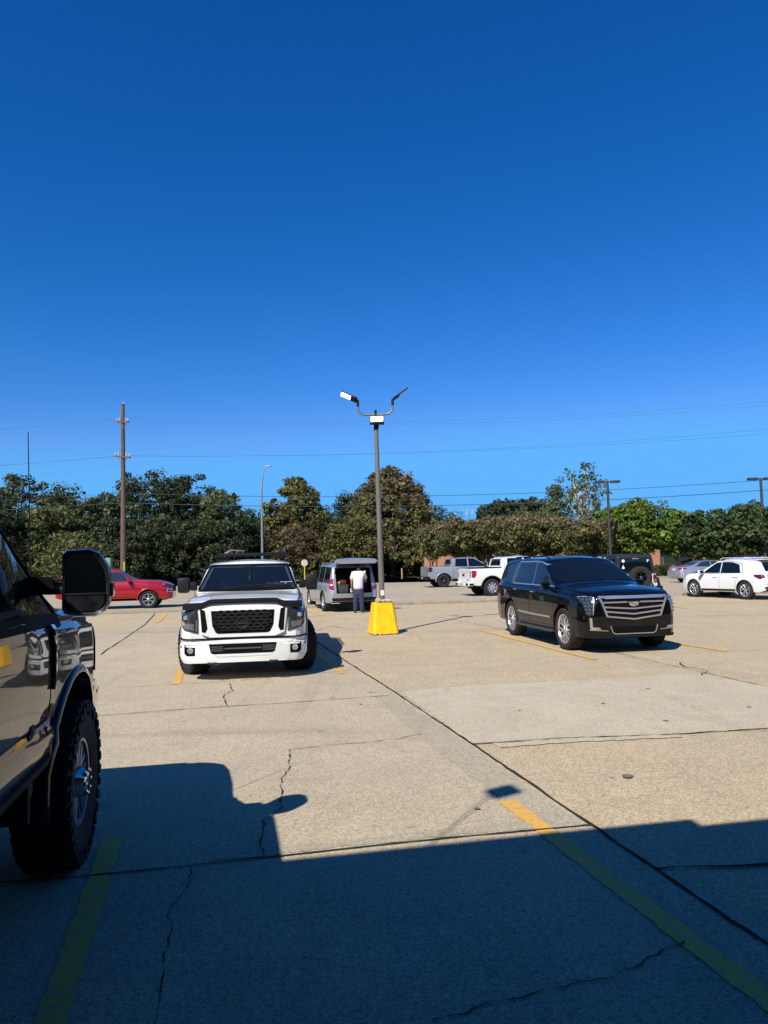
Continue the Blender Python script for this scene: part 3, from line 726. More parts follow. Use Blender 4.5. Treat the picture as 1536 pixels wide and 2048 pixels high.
def silver_pilot():
    S = dict(x=(-2.38, 2.36), hw=.98, th=.22, rr=.08, crown=.045,
        top=[(-2.38, .72), (-2.34, .95), (-2.30, 1.2), (-2.14, 1.68), (-2.04, 1.735), (-1.0, 1.79), (-.2, 1.785), (.1, 1.74), (1.05, 1.18), (1.2, 1.16), (1.9, 1.09), (2.25, 1.0), (2.36, .85)],
        belt=[(-2.38, .68), (-2.34, .90), (-2.28, 1.06), (0, 1.04), (1.0, 1.03), (1.9, .98), (2.36, .80)],
        bot=[(-2.38, .42), (-2.2, .36), (-1, .33), (1, .33), (2.1, .30), (2.36, .36)],
        W=[(-2.38, .80), (-2.30, .88), (-2.1, .95), (-1.2, .98), (1.2, .98), (1.9, .93), (2.2, .84), (2.36, .66)])
    def ex(root, bv):
        for s, d in ((-1, 'R'), (1, 'L')):
            t = B('taillight', patch(bv, [(s * .74, .82), (s * .88, .86), (s * .86, 1.22), (s * .78, 1.22)], 'B', .014, .03), M_tail, root)
            B('taillight', patch(bv, [(-2.33, .88), (-2.20, .90), (-2.17, 1.14), (-2.27, 1.22)], d, .012, .03), M_tail, t)
            B('reversing_lamp', patch(bv, [(s * .76, .98), (s * .87, .99), (s * .87, 1.05), (s * .76, 1.05)], 'B', .018, .03), M_lens, t)
            bm = bmesh.new(); tube(bm, [(.0, s * .66, 1.77), (-.1, s * .66, 1.81), (-1.8, s * .64, 1.80), (-1.95, s * .64, 1.74)], .016, 6); B('roof_rail', bm, M_silver, root)
        B('bumper_lower', patch(bv, [(-.80, .40), (.80, .40), (.82, .54), (-.82, .54)], 'B', .02, .06), M_plastic, root)
        for s in (-1, 1): B('bumper_reflector', strip(bv, [(s * .42, .50), (s * .64, .50)], .04, 'B', .028), M_taild, root)
        bm = bmesh.new(); box(bm, (-2.2, 0, .665), (.30, 1.30, .03), bev=.01); B('load_sill', bm, M_plastic, root)
        # raised tailgate: curved shell hinged at the roof's rear edge
        bm = bmesh.new(); last = None
        for i, t in enumerate(np.linspace(0, 1, 9)):
            x = -2.05 - .80 * t; z = 1.755 + .25 * t - .10 * t * t + (.0 if t < .75 else -.20 * (t - .75)); hwd = .66 + .12 * math.sin(math.pi * min(t * 1.0, 1) * .62); th = .035 + .05 * min(1, t * 2)
            ring = []
            for k, (u, v) in enumerate(((-1, -.2), (-.93, .6), (-.5, .95), (0, 1.05), (.5, .95), (.93, .6), (1, -.2), (.85, -1), (0, -1), (-.85, -1))):
                ring.append(bm.verts.new((x, u * hwd, z + v * th)))
            if last:
                for k in range(10): bm.faces.new((last[k], last[(k + 1) % 10], ring[(k + 1) % 10], ring[k]))
            else: bm.faces.new(ring)
            last = ring
        bm.faces.new(last[::-1])
        tg = B('tailgate', bm, M_silver, root)
        bm = bmesh.new(); box(bm, (-2.38, 0, 1.745 - .0), (.5, 1.16, .02), Matrix.Rotation(.19, 3, 'Y'), bev=.008); B('tailgate_glass', bm, M_glass, tg)
        bm = bmesh.new(); box(bm, (-2.68, 0, 1.80), (.24, 1.24, .03), Matrix.Rotation(.05, 3, 'Y'), bev=.012); B('tailgate_lining', bm, mat('grey_lining', (.16, .17, .18), .8), tg)
        for s in (-1, 1):
            bm = bmesh.new(); tube(bm, [(-2.16, s * .68, 1.35), (-2.42, s * .66, 1.73)], .012, 6); B('gas_strut', bm, M_plastic, tg)
        bm = bmesh.new(); box(bm, (-.75, 0, 1.1), (.14, 1.2, .62), bev=.06)
        for y in (-.4, .4): box(bm, (-.78, y, 1.48), (.1, .25, .17), bev=.04)
        B('seat', bm, mat('grey_cloth', (.05, .05, .055), .9), root)
    return suv_or_car('silver_suv', 'silver SUV seen from behind with its tailgate raised and cargo showing', 'SUV', (-1.84, 28.75, -.02), -17, S, M_silver,
        (.375, .25, .235, (5, 'pair'), 1.35, -1.35, .84, .43, (mat('bright_alloy', (.62, .62, .63), .3, .85), M_rimd)),
        windows=[[(-.22, 1.085), (.88, 1.08), (.50, 1.36), (.12, 1.64), (-.22, 1.68)], [(-1.15, 1.09), (-.30, 1.085), (-.30, 1.68), (-1.12, 1.68)], [(-2.08, 1.12), (-1.27, 1.095), (-1.22, 1.68), (-1.98, 1.64)]],
        extras=ex, handles=[(-.10, .95), (-1.02, .95)], seams=[[(1.0, 1.0), (1.0, .42)], [(-.26, 1.06), (-.26, .42)], [(-1.2, 1.06), (-1.0, .8), (-.95, .42)], [(1.0, .42), (-.95, .42)]],
        mirror=(.80, .90, 1.13, M_silver), ws=[(-.80, 1.2), (.80, 1.2), (.66, 1.68), (-.66, 1.68)],
        cav=[(-3.0, -.72, -.66, .66, .70, 1.62)], hm=M_chrome)

def rear_pickup(name, label, loc, az, paintm, lift, grey):
    """crew-cab pickup seen from its right rear"""
    S = dict(x=(-2.95, 2.90), hw=1.02, th=.22, rr=.10, crown=.045,
        top=[(-2.95, 1.36 + lift), (-1.30, 1.38 + lift), (-1.26, 1.84 + lift), (-1.1, 1.90 + lift), (-.2, 1.945 + lift), (.35, 1.92 + lift), (1.28, 1.40 + lift), (1.4, 1.375 + lift), (2.4, 1.32 + lift), (2.75, 1.24 + lift), (2.90, 1.12 + lift)],
        belt=[(-2.95, 1.32 + lift), (-1.2, 1.30 + lift), (1.2, 1.27 + lift), (2.4, 1.20 + lift), (2.90, 1.04 + lift)],
        bot=[(-2.95, .62 + lift), (-2.7, .52 + lift), (1.3, .48 + lift), (2.6, .38 + lift), (2.90, .42 + lift)],
        W=[(-2.95, .98), (-2.88, 1.01), (2.2, 1.01), (2.6, .97), (2.80, .88), (2.90, .76)])
    L = lift
    def ex(root, bv):
        for s, d in ((-1, 'R'), (1, 'L')):
            if grey:
                t = B('taillight', patch(bv, [(-2.93, 1.0 + L), (-2.80, 1.0 + L), (-2.66, 1.05 + L), (-2.72, 1.15 + L), (-2.66, 1.24 + L), (-2.70, 1.30 + L), (-2.93, 1.30 + L)], d, .01, .03), mat('smoked_lens', (.02, .004, .005), .2, coat=1), root)
                B('taillight_inner', patch(bv, [(-2.90, 1.11 + L), (-2.74, 1.11 + L), (-2.74, 1.18 + L), (-2.90, 1.18 + L)], d, .016, .03), M_taild, t)
            else:
                B('taillight', patch(bv, [(-2.92, .94 + L), (-2.82, .90 + L), (-2.70, 1.0 + L), (-2.66, 1.24 + L), (-2.92, 1.26 + L)], d, .012, .03), M_tail, root)
            B('rear_lamp_edge', patch(bv, sorted([(s * .90, .92 + L), (s * .98, .92 + L), (s * .98, 1.28 + L), (s * .90, 1.28 + L)]), 'B', .01, .03) if False else strip(bv, [(s * .94, .93 + L), (s * .94, 1.27 + L)], .07, 'B', .01), M_taild, root)
        bm = bmesh.new(); strip(bv, [(-.86, 1.33 + L), (-.86, .68 + L)], .012, 'B', .002, bm); strip(bv, [(.86, 1.33 + L), (.86, .68 + L)], .012, 'B', .002, bm); strip(bv, [(-.86, .68 + L), (.86, .68 + L)], .012, 'B', .002, bm)
        strip(bv, [(-.7, 1.18 + L), (.7, 1.18 + L)], .008, 'B', .002, bm); B('tailgate_seam', bm, M_gap, root)
        bpm = M_plastic if grey else paintm
        bm = bmesh.new(); box(bm, (-3.0, 0, .58 + L), (.20, 1.20, .16), bev=.03)
        for s in (-1, 1): box(bm, (-2.96, s * .80, .60 + L), (.28, .42, .20), bev=.04)
        rb = B('rear_bumper', bm, bpm, root)
        bm = bmesh.new(); box(bm, (-3.105, 0, .60 + L), (.012, .32, .12)); B('licence_plate', bm, mat('plate_grey', (.35, .36, .36), .5), rb)
        if not grey:
            bm = bmesh.new()
            for s in (-1, 1): box(bm, (-3.105, s * .78, .59 + L), (.012, .30, .11), bev=.004)
            for s in (-1, 1): box(bm, (-2.95, s * 1.015, .59 + L), (.20, .012, .11), bev=.004)
            B('bumper_corner_insert', bm, M_plastic, rb)
            text_mesh('GMC', .17, M_gap, root, 'badge_lettering', Matrix.Translation((-2.957, 0, 1.03 + L)) @ Matrix.Rotation(R(90), 4, 'X').to_4x4() if False else face_back(-2.957, .12, 1.03 + L), bold=.008)
            text_mesh('SIERRA', .07, M_gap, root, 'badge_lettering', face_back(-2.957, -.50, .80 + L), bold=.003)
        bm = bmesh.new(); box(bm, (-2.10, 0, 1.385 + L), (1.62, 1.80, .035), bev=.012)
        if not grey: B('bed_cover', bm, M_plastic, root)
        else: bm.free()
        for s, d in ((-1, 'R'), (1, 'L')):
            B('windowsill_trim', strip(bv, [(1.05, 1.31 + L), (-1.1, 1.33 + L)], .02, d, .008), M_plastic if grey else M_satin, root)
        flare(root, bv, S, 1.87, .54, Rt, .045, M_plastic if not grey else paintm, a0=-4, a1=184)
        flare(root, bv, S, -1.87, .54, Rt, .045, M_plastic if not grey else paintm, a0=-4, a1=184)
        bm = bmesh.new(); box(bm, (-.35, -.42, 1.45 + L), (.12, .48, .5), bev=.05); box(bm, (-.35, .42, 1.45 + L), (.12, .48, .5), bev=.05); B('seat', bm, M_inner, root)
    Rt = .43 if grey else .42
    m = (mat('black_machined_alloy', (.07, .07, .075), .3, .8), M_rimd) if grey else (mat('bright_alloy', (.62, .62, .63), .3, .85), M_rimd)
    return suv_or_car(name, label, 'pickup truck', loc, az, S, paintm,
        (Rt, .29, .255, (6, 'V') if grey else (8, 'slot'), 1.87, -1.87, .87, .54, m),
        windows=[[(-.10, 1.335 + L), (1.0, 1.33 + L), (1.08, 1.37 + L), (.62, 1.66 + L), (.28, 1.83 + L), (-.10, 1.85 + L)], [(-1.05, 1.35 + L), (-.20, 1.335 + L), (-.20, 1.85 + L), (-.98, 1.83 + L)]],
        extras=ex, handles=[(.03, 1.2 + L), (-.92, 1.2 + L)], seams=[[(1.18, 1.26 + L), (1.18, .56 + L)], [(-.15, 1.32 + L), (-.15, .56 + L)], [(-1.17, 1.9 + L), (-1.17, .56 + L)], [(-1.24, 1.38 + L), (-1.24, .56 + L)], [(1.18, .56 + L), (-1.17, .56 + L)]],
        mirror=(.98, .93, 1.45 + L, M_plastic if grey else paintm), ws=[(-.82, 1.42 + L), (.82, 1.42 + L), (.68, 1.86 + L), (-.68, 1.86 + L)],
        rw=[(-.64, 1.47 + L), (.64, 1.47 + L), (.60, 1.80 + L), (-.60, 1.80 + L)], cav=[(-2.86, -1.34, -.85, .85, .80 + L, 1.8 + L)])
def face_back(x, y, z):   # text plane looking toward -x, reading left to right from behind
    M = Matrix(((0, 0, -1, x), (-1, 0, 0, y), (0, 1, 0, z), (0, 0, 0, 1)))
    return M
def face_right(x, y, z):  # text plane looking toward -y (the right side)
    return Matrix(((1, 0, 0, x), (0, 0, -1, y), (0, 1, 0, z), (0, 0, 0, 1)))

def jeep():
    S = dict(x=(-1.98, 1.95), hw=.80, th=.10, rr=.05, crown=.03, step=.1,
        top=[(-1.98, 1.15), (-1.96, 1.80), (-1.9, 1.84), (.1, 1.86), (.22, 1.82), (.52, 1.24), (.6, 1.22), (1.85, 1.14), (1.95, 1.10)],
        belt=[(-1.98, 1.12), (0, 1.15), (.6, 1.13), (1.95, 1.05)], bot=[(-1.98, .58), (1.95, .58)], W=[(-1.98, .78), (.5, .80), (1.95, .66)],
        side=[(.0, -.05), (.0, -.01), (.1, 0), (.3, 0), (.5, 0), (.7, 0), (.8, 0), (.9, 0), (.96, -.005), (1, -.02)])
    def ex(root, bv):
        # black hard top shell fitted over the cabin
        S3 = dict(x=(-2.0, .12), hw=.78, th=.10, rr=.05, crown=.03, top=[(-2.0, 1.45), (-1.985, 1.83), (-1.92, 1.868), (.1, 1.885), (.12, 1.87)], belt=[(-2.0, 1.20), (.12, 1.20)], bot=[(-2.0, 1.16), (.12, 1.16)], W=[(-2.0, .775), (.12, .79)],
            side=[(.0, -.05), (.0, -.01), (.1, 0), (.3, 0), (.5, 0), (.7, 0), (.8, -.0), (.9, -.01), (.96, -.03), (1, -.07)])
        bm = body_bm(S3); bv3 = BVHTree.FromBMesh(bm); ht = B('hard_top', bm, mat('black_hardtop', (.012, .012, .013), .5, bump=.1, bs=200), root)
        B('rear_window', patch(bv3, [(-.60, 1.24), (.60, 1.24), (.55, 1.72), (-.55, 1.72)], 'B', .006), M_glass, ht)
        for s, d in ((-1, 'R'), (1, 'L')):
            B('side_window', patch(bv3, [(-1.80, 1.27), (-.75, 1.27), (-.75, 1.70), (-1.75, 1.70)], d, .006), M_glass, ht)
            B('side_window', patch(bv3, [(-.60, 1.27), (.05, 1.27), (.05, 1.70), (-.60, 1.70)], d, .006), M_glass, ht)
            t = bmesh.new(); box(t, (-2.0, s * .70, .99), (.06, .13, .26), bev=.02); tl = B('taillight', t, M_taild, root)
            t = bmesh.new(); box(t, (-2.034, s * .70, .90), (.01, .08, .05)); B('reversing_lamp', t, M_lens, tl)
            for x in (-1.2, 1.2):   # box flares
                t = bmesh.new(); prism(t, [(x - .62, .70), (x - .45, 1.0), (x + .45, 1.0), (x + .62, .70), (x + .54, .70), (x + .40, .93), (x - .40, .93), (x - .54, .70)], s * .72, s * .98); B('fender_flare', t, M_plastic, root)
        # third brake light and stickers on the rear glass
        t = bmesh.new(); box(t, (-2.02, 0, 1.70), (.02, .24, .03), bev=.004); B('brake_light', t, M_lens, ht)
        t = bmesh.new()
        lathe_x(t, [(-2.012, .001), (-2.012, .055), (-2.006, .056)], (.44, 1.62), 16); box(t, (-2.012, -.46, 1.64), (.006, .07, .04)); box(t, (-2.012, -.44, 1.60), (.006, .03, .06))
        prism(t, [(.49, 1.34), (.40, 1.34), (.40, 1.40), (.43, 1.42), (.445, 1.49), (.46, 1.42), (.49, 1.40)], -2.013, -2.007, 'x')
        B('window_sticker', t, mat('white_vinyl', (.75, .75, .75), .6), ht)
        t = bmesh.new(); box(t, (-2.012, .44, 1.62), (.008, .06, .012)); B('sticker_band', t, M_gap, ht)
        # spare tyre on the tailgate
        e = wheel(root, (-2.22, -.08, 1.02), .40, .27, .215, (5, 'pair'), -1, 0, False, (M_rimd, M_gap))
        e.name = 'spare_wheel'; e.rotation_euler = (0, 0, R(-90))
        t = bmesh.new(); box(t, (-2.04, -.08, 1.02), (.16, .2, .2), bev=.03); B('spare_carrier', t, M_plastic, root)
        t = bmesh.new(); box(t, (-2.12, 0, .58), (.20, 1.62, .16), bev=.025); box(t, (-2.12, -.78, .60), (.24, .20, .22), bev=.03); B('rear_bumper', t, M_plastic, root)
        t = bmesh.new(); strip(bv, [(-.72, 1.1), (-.72, .66), (.55, .66), (.55, 1.1)], .010, 'B', .003, t); B('tailgate_seam', t, M_gap, root)
        for s in (-1, 1):
            t = bmesh.new(); box(t, (1.55, s * .62, 1.0), (.5, .3, .03), bev=.01); B('fender', t, M_plastic, root)
    return suv_or_car('off_road_vehicle', 'white off-road vehicle with black hard top and rear-mounted spare tyre', 'off-road vehicle', (8.97, 28.3, 0), -2, S, M_white,
        (.40, .27, .215, (5, 'pair'), 1.2, -1.2, .80, .48, (M_rimd, M_gap)),
        seams=[[(.3, 1.12), (.3, .62)], [(-.68, 1.12), (-.68, .62)]], handles=[(-.5, 1.0)], mirror=(.35, .74, 1.3, M_plastic), ws=[(-.66, 1.28), (.66, 1.28), (.64, 1.76), (-.64, 1.76)], extras=ex)

def white_crossover():
    S = dict(x=(-2.22, 2.26), hw=.925, th=.34, rr=.09, crown=.045,
        top=[(-2.22, .62), (-2.18, .95), (-2.10, 1.12), (-1.82, 1.47), (-1.66, 1.54), (-1.0, 1.60), (-.2, 1.61), (.2, 1.55), (1.08, 1.10), (1.2, 1.07), (1.8, 1.0), (2.12, .88), (2.26, .72)],
        belt=[(-2.22, .58), (-2.18, .88), (-2.06, 1.01), (0, .98), (1.0, .95), (1.8, .90), (2.26, .66)],
        bot=[(-2.22, .40), (-2.0, .30), (-1, .28), (1, .28), (2.0, .26), (2.26, .32)],
        W=[(-2.22, .72), (-2.12, .84), (-1.8, .91), (-1.2, .925), (1.2, .925), (1.8, .88), (2.1, .78), (2.26, .58)])
    def ex(root, bv):
        for s, d in ((-1, 'R'), (1, 'L')):
            B('taillight', patch(bv, [(-2.16, .86), (-2.06, .80), (-1.82, .90), (-1.78, .97), (-2.12, .98)], d, .012, .03), M_taild, root)
            B('sill_trim', strip(bv, [(.9, .345), (0, .35), (-.9, .36)], .07, d, .012), M_plastic, root)
            bm = bmesh.new(); tube(bm, [(.15, s * .56, 1.57), (0, s * .57, 1.63), (-1.2, s * .56, 1.615), (-1.4, s * .55, 1.56)], .015, 6); B('roof_rail', bm, M_white, root)
            B('exhaust_trim', patch(bv, [(s * .45, .42), (s * .74, .42), (s * .78, .50), (s * .50, .54)], 'B', .02, .03), M_plastic, root)
            B('exhaust_finisher', strip(bv, [(s * .50, .47), (s * .72, .46)], .03, 'B', .03), M_satin, root)
            B('window_surround', strip(bv, [(.90, 1.0), (-1.22, 1.04), (-1.10, 1.38), (-.6, 1.50), (0, 1.515)], .014, d, .008), M_gap, root)
        B('tail_bar', strip(bv, [(-.6, .93), (.6, .93)], .05, 'B', .012), M_taild, root)
        B('lower_bumper', patch(bv, [(-.70, .34), (.70, .34), (.72, .44), (-.72, .44)], 'B', .012, .05), M_plastic, root)
        B('bumper_slot', strip(bv, [(.45, .60), (.78, .62)], .02, 'B', .004), M_gap, root)
        bm = bmesh.new(); box(bm, (-1.80, 0, 1.555), (.34, 1.16, .035), Matrix.Rotation(.0, 3, 'Y'), bev=.014); B('roof_spoiler', bm, M_white, root)
    return suv_or_car('white_crossover', 'white compact crossover with alloy wheels, cut by the right frame edge', 'crossover car', (14.38, 30.0, 0), -20, S, M_white,
        (.36, .24, .245, (5, 'V'), 1.34, -1.34, .80, .415, (mat('bright_alloy', (.62, .62, .63), .3, .85), M_rimd)),
        windows=[[(-.05, 1.035), (.86, 1.02), (.60, 1.20), (.22, 1.43), (-.05, 1.47)], [(-1.10, 1.045), (-.10, 1.035), (-.10, 1.47), (-.60, 1.46), (-.98, 1.36)]],
        extras=ex, handles=[(.12, .86), (-.90, .88)], seams=[[(.98, .94), (.98, .42)], [(-.08, 1.0), (-.08, .40)], [(-1.1, 1.0), (-1.0, .85), (-.90, .62), (-.88, .40)]],
        mirror=(.78, .84, 1.06, M_white), ws=[(-.74, 1.12), (.74, 1.12), (.58, 1.50), (-.58, 1.50)], rw=[(-.60, 1.10), (.60, 1.10), (.50, 1.44), (-.50, 1.44)], tailm=M_taild)

def sedan(name, label, loc, az, paintm, group=None, h=0):
    S = dict(x=(-2.45, 2.42), hw=.92, th=.42, rr=.09, crown=.045,
        top=[(-2.45, .80), (-2.42, .98), (-2.30, 1.04), (-1.75, 1.08), (-.95, 1.37 + h), (-.3, 1.44 + h), (.1, 1.43 + h), (.35, 1.38 + h), (1.15, 1.0), (1.3, .97), (2.0, .86), (2.3, .76), (2.42, .62)],
        belt=[(-2.45, .74), (-2.42, .90), (-2.2, .98), (-1.5, .98), (0, .95), (1.1, .90), (2.0, .80), (2.42, .56)],
        bot=[(-2.45, .40), (-2.25, .26), (2.1, .22), (2.42, .30)], W=[(-2.45, .74), (-2.3, .84), (-1.8, .90), (1.5, .92), (2.1, .82), (2.42, .56)])
    def ex(root, bv):
        B('licence_plate', patch(bv, [(-.16, .80), (.16, .80), (.16, .90), (-.16, .90)], 'B', .01, .05), mat('plate_white', (.6, .6, .6), .5), root)
        B('window_trim', strip(bv, [(.9, .99), (-1.5, 1.03), (-.95, 1.30 + h), (-.3, 1.37 + h)], .015, 'R', .008), M_chrome, root)
    return suv_or_car(name, label, 'sedan', loc, az, S, paintm, (.335, .22, .235, (5, 'pair'), 1.42, -1.36, .80, .385, (mat('bright_alloy', (.62, .62, .63), .3, .85), M_rimd)),
        windows=[[(-.25, 1.02), (.82, .99), (.40, 1.24 + h * .6), (.08, 1.35 + h), (-.25, 1.37 + h)], [(-1.35, 1.05), (-.32, 1.02), (-.32, 1.37 + h), (-.62, 1.36 + h), (-1.0, 1.26 + h * .7)]],
        seams=[[(1.0, .9), (1.0, .36)], [(-.28, .98), (-.28, .36)], [(-1.2, .98), (-.95, .6), (-.93, .36)]], handles=[(-.1, .85), (-1.05, .88)], mirror=(.72, .82, 1.02, paintm),
        ws=[(-.70, 1.03), (.70, 1.03), (.54, 1.33 + h), (-.54, 1.33 + h)], rw=[(-.66, 1.11), (.66, 1.11), (.52, 1.33 + h), (-.52, 1.33 + h)], glass=M_glass2,
        tails=[('B', [(.42, .86), (.80, .84), (.78, .96), (.50, .97)]), ('S', [(-2.38, .86), (-2.12, .88), (-2.0, .95), (-2.36, .97)])], extras=ex, group=group)

def near_truck():
    root = thing('black_pickup_truck', 'glossy black lifted pickup truck cut by the left frame edge with tall towing mirror', 'pickup truck', (-2.544, 2.427, 0), -11.5)
    FX = 2.03
    side = [(.0, -.12), (.0, -.03), (.08, .000), (.20, .002), (.30, -.022), (.335, -.008), (.6, .0), (.84, -.002), (.965, -.014), (1.0, -.038)]
    S = dict(x=(-3.3, 3.02), hw=1.02, inset=.048, th=.18, rr=.11, crown=.06, side=side, step=.05,
        top=[(-3.3, 1.62), (-1.8, 1.62), (-1.76, 2.12), (-1.5, 2.19), (-.3, 2.23), (.80, 2.20), (1.76, 1.64), (1.88, 1.615), (2.2, 1.60), (2.8, 1.55), (2.96, 1.49), (3.02, 1.38)],
        belt=[(-3.3, 1.56), (-1.8, 1.56), (.95, 1.565), (1.15, 1.50), (1.76, 1.47), (2.2, 1.45), (2.8, 1.40), (3.02, 1.30)],
        bot=[(-3.3, .80), (-2.7, .74), (1.4, .74), (2.4, .70), (3.02, .62)],
        W=[(-3.3, .99), (-3.0, 1.01), (1.2, 1.01), (1.5, 1.005), (2.1, 1.02), (2.6, 1.01), (2.82, .97), (2.94, .90), (3.02, .80)])
    o, bv = build_body(S, root, M_black, [(FX, .585, .58), (-2.03, .585, .58)], [(-3.2, -1.84, -.85, .85, 1.0, 1.9)])
    for s, d in ((-1, 'R'), (1, 'L')):
        B('side_window', patch(bv, [(-.36, 1.605), (.90, 1.61), (1.10, 1.56), (1.36, 1.555), (1.48, 1.60), (1.08, 1.86), (.76, 2.06), (.60, 2.10), (-.36, 2.11)], d, .004, .04), M_glass, root)
        B('side_window', patch(bv, [(-1.55, 1.605), (-.46, 1.605), (-.46, 2.11), (-1.50, 2.09)], d, .004, .06), M_glass, root)
        for q in ([(1.40, 1.47), (1.42, 1.10), (1.36, .98), (1.38, .80), (1.30, .76)], [(-.41, 2.12), (-.41, .78)]): B('door_seam', strip(bv, q, .010, d, .002), M_gap, root)
        B('window_seal', strip(bv, [(1.40, 1.545), (1.10, 1.545), (.90, 1.595), (-.36, 1.59)], .03, d, .010), M_plastic, root)
        B('pillar_trim', strip(bv, [(1.74, 1.60), (1.45, 1.78), (1.10, 1.97), (.80, 2.13), (.60, 2.165), (-.4, 2.17)], .15, d, .008), mat('black_pillar_and_reflection', (.003, .003, .003), .7, spec=.1), root)
        B('dark_reflection_band', strip(bv, [(1.72, 1.50), (1.40, 1.52), (1.05, 1.53), (-.4, 1.56)], .075, d, .010), mat('black_pillar_and_reflection', (.003, .003, .003), .7, spec=.1), root)  # added black band stands in for the dark reflection along the door shoulder
        B('fender_vent', patch(bv, [(1.44, 1.18), (1.49, 1.28), (1.50, 1.46), (1.44, 1.46)], d, .012, .03), M_gap, root)
        B('vent_blade', strip(bv, [(1.455, 1.47), (1.465, 1.38), (1.455, 1.24), (1.44, 1.14)], .018, d, .022), M_chrome, root)
        B('vent_cap', patch(bv, [(1.45, 1.43), (1.51, 1.43), (1.52, 1.475), (1.45, 1.48)], d, .026, .03), M_chrome, root)
        B('rocker_moulding', strip(bv, [(1.36, .785), (0, .785), (-1.5, .785)], .05, d, .02), M_plastic, root)
        handle(root, bv, -.15, 1.42, d, M_black, .24)
        bm = bmesh.new(); box(bm, (2.95, s * .84, .86), (.26, .26, .24), bev=.08); B('bumper_end', bm, M_chrome, root)
        B('headlight', patch(bv, [(2.62, 1.08), (3.0, 1.06), (3.0, 1.38), (2.70, 1.40)], d, .012, .04), M_lampd, root)
    flare(root, bv, S, FX, .58, .58, .035, M_black, proud=.02, a0=-14, a1=196)
    flare(root, bv, S, -2.03, .58, .58, .035, M_black, proud=.02, a0=-14, a1=196)
    B('windscreen', patch(bv, [(-.89, 1.68), (.89, 1.68), (.78, 2.13), (-.78, 2.13)], 'F', .004, .08), M_glass, root)
    bm = bmesh.new(); tube(bm, [(1.70, -.70, 1.67), (1.6, -.30, 1.73)], .010, 6); B('wiper', bm, M_plastic, root)
    bm = bmesh.new(); box(bm, (3.02, 0, .84), (.18, 1.7, .30), bev=.05); B('front_bumper', bm, M_chrome, root)
    B('grille', patch(bv, [(-.62, 1.38), (.62, 1.38), (.62, .95), (-.62, .95)], 'F', .02, .08), M_chrome, root)
    # badge on the front door: dark plaque with bright lettering
    p = proj(bv, 1.20, 1.005, 'R', .004)[0]
    bm = patch(bv, [(1.02, .915), (1.355, .985), (1.36, 1.03), (1.03, .985)] if False else [(1.03, .955), (1.10, .955), (1.10, 1.02), (1.03, 1.02)], 'R', .006, .03)
    bd = B('door_badge', bm, M_plastic, root)
    text_mesh('POWER STROKE', .036, mat('pale_badge', (.5, .5, .5), .4), root, 'badge_lettering', Matrix.Translation((0, 0, 0)) @ face_right(1.235, p.y - .004, .985), extrue_fix(), bold=.0012)
    text_mesh('6.7', .034, mat('pale_badge', (.5, .5, .5), .4), bd, 'badge_number', face_right(1.065, p.y - .006, .987), extrue_fix(), bold=.001)
    # whip antenna on the right cowl
    bm = bmesh.new(); tube(bm, [(1.80, -.80, 1.55), (1.74, -.79, 2.62)], [.005, .0025], 6); box(bm, (1.80, -.80, 1.58), (.05, .05, .03), bev=.01); B('antenna', bm, M_plastic, root)
    # chassis, mud flap, step
    bm = bmesh.new(); box(bm, (1.30, -.86, .66), (.10, .16, .12), bev=.02); box(bm, (1.22, -.80, .62), (.04, .3, .24)); B('splash_guard', bm, M_plastic, root)
    underbody(root, -3.2, 2.7, .75, .72, .47, FX, -2.03)
    wheels4(root, S, .475, .30, .265, (8, 'V'), FX, -2.03, .92, tread=True, mats=(mat('milled_alloy', (.16, .16, .165), .3, .85), M_rimd))
    # chrome centre of the near front wheel
    for s in (-1, 1):
        bm = bmesh.new(); y = s * (.92 + .15 * .74 - .0)
        lathe_y(bm, [(y - s * .03, .095), (y + s * .015, .092), (y + s * .045, .075), (y + s * .05, .045), (y + s * .05, .001)], 24, (FX, 0, .475))
        for k in range(8):
            a = 2 * math.pi * k / 8; c = (FX + .072 * math.cos(a), 0, .475 + .072 * math.sin(a))
            lathe_y(bm, [(y + s * .02, .014), (y + s * .058, .013), (y + s * .062, .001)], 8, c)
        B('wheel_centre', bm, M_chrome, root)
    # towing mirrors
    for s in (-1, 1):
        e = bpy.data.objects.new('towing_mirror', None); COL.objects.link(e); e.parent = root
        e.location = (1.38, s * 1.19, 1.72); e.rotation_euler = (0, 0, s * R(-4)); e.scale = (.9, .88, .9)
        def out(k):   # head outline (y outward, z)
            pts = [(-.125, -.15), (-.125, .17), (-.10, .195), (.03, .20), (.085, .175), (.135, .10), (.15, .02), (.145, -.12), (.12, -.165), (.06, -.195), (-.06, -.19), (-.11, -.175)]
            return [(y * k * s, z * k) for y, z in pts]
        bm = bmesh.new(); rings = []
        for x, k in ((-.085, .97), (-.095, 1.0), (-.06, 1.04), (.02, 1.02), (.08, .88), (.105, .6)):
            rings.append([bm.verts.new((x, y, z)) for y, z in out(k)])
        for a, b in zip(rings, rings[1:]):
            for k in range(12): bm.faces.new((a[k], a[(k + 1) % 12], b[(k + 1) % 12], b[k]))
        bm.faces.new(rings[-1]); 
        rim = [bm.verts.new((-.070, y, z)) for y, z in out(.90)]
        for k in range(12): bm.faces.new((rings[0][k], rings[0][(k + 1) % 12], rim[(k + 1) % 12], rim[k]))
        bm.faces.new(rim[::-1])
        sh = B('mirror_shell', bm, mat('mirror_shell_black', (.012, .012, .014), .35, coat=.4, bump=.03, bs=200), e, ang=50)
        dusty = mat('dusty_mirror_glass', (.30, .33, .36), .10, 1.0)
        bm = bmesh.new(); prism(bm, [(s * y, z) for y, z in ((-.105, -.058), (-.105, .165), (-.085, .178), (.025, .180), (.065, .155), (.105, .085), (.118, .02), (.118, -.058))], -.076, -.073, 'x'); B('upper_glass', bm, dusty, e, smooth=False)
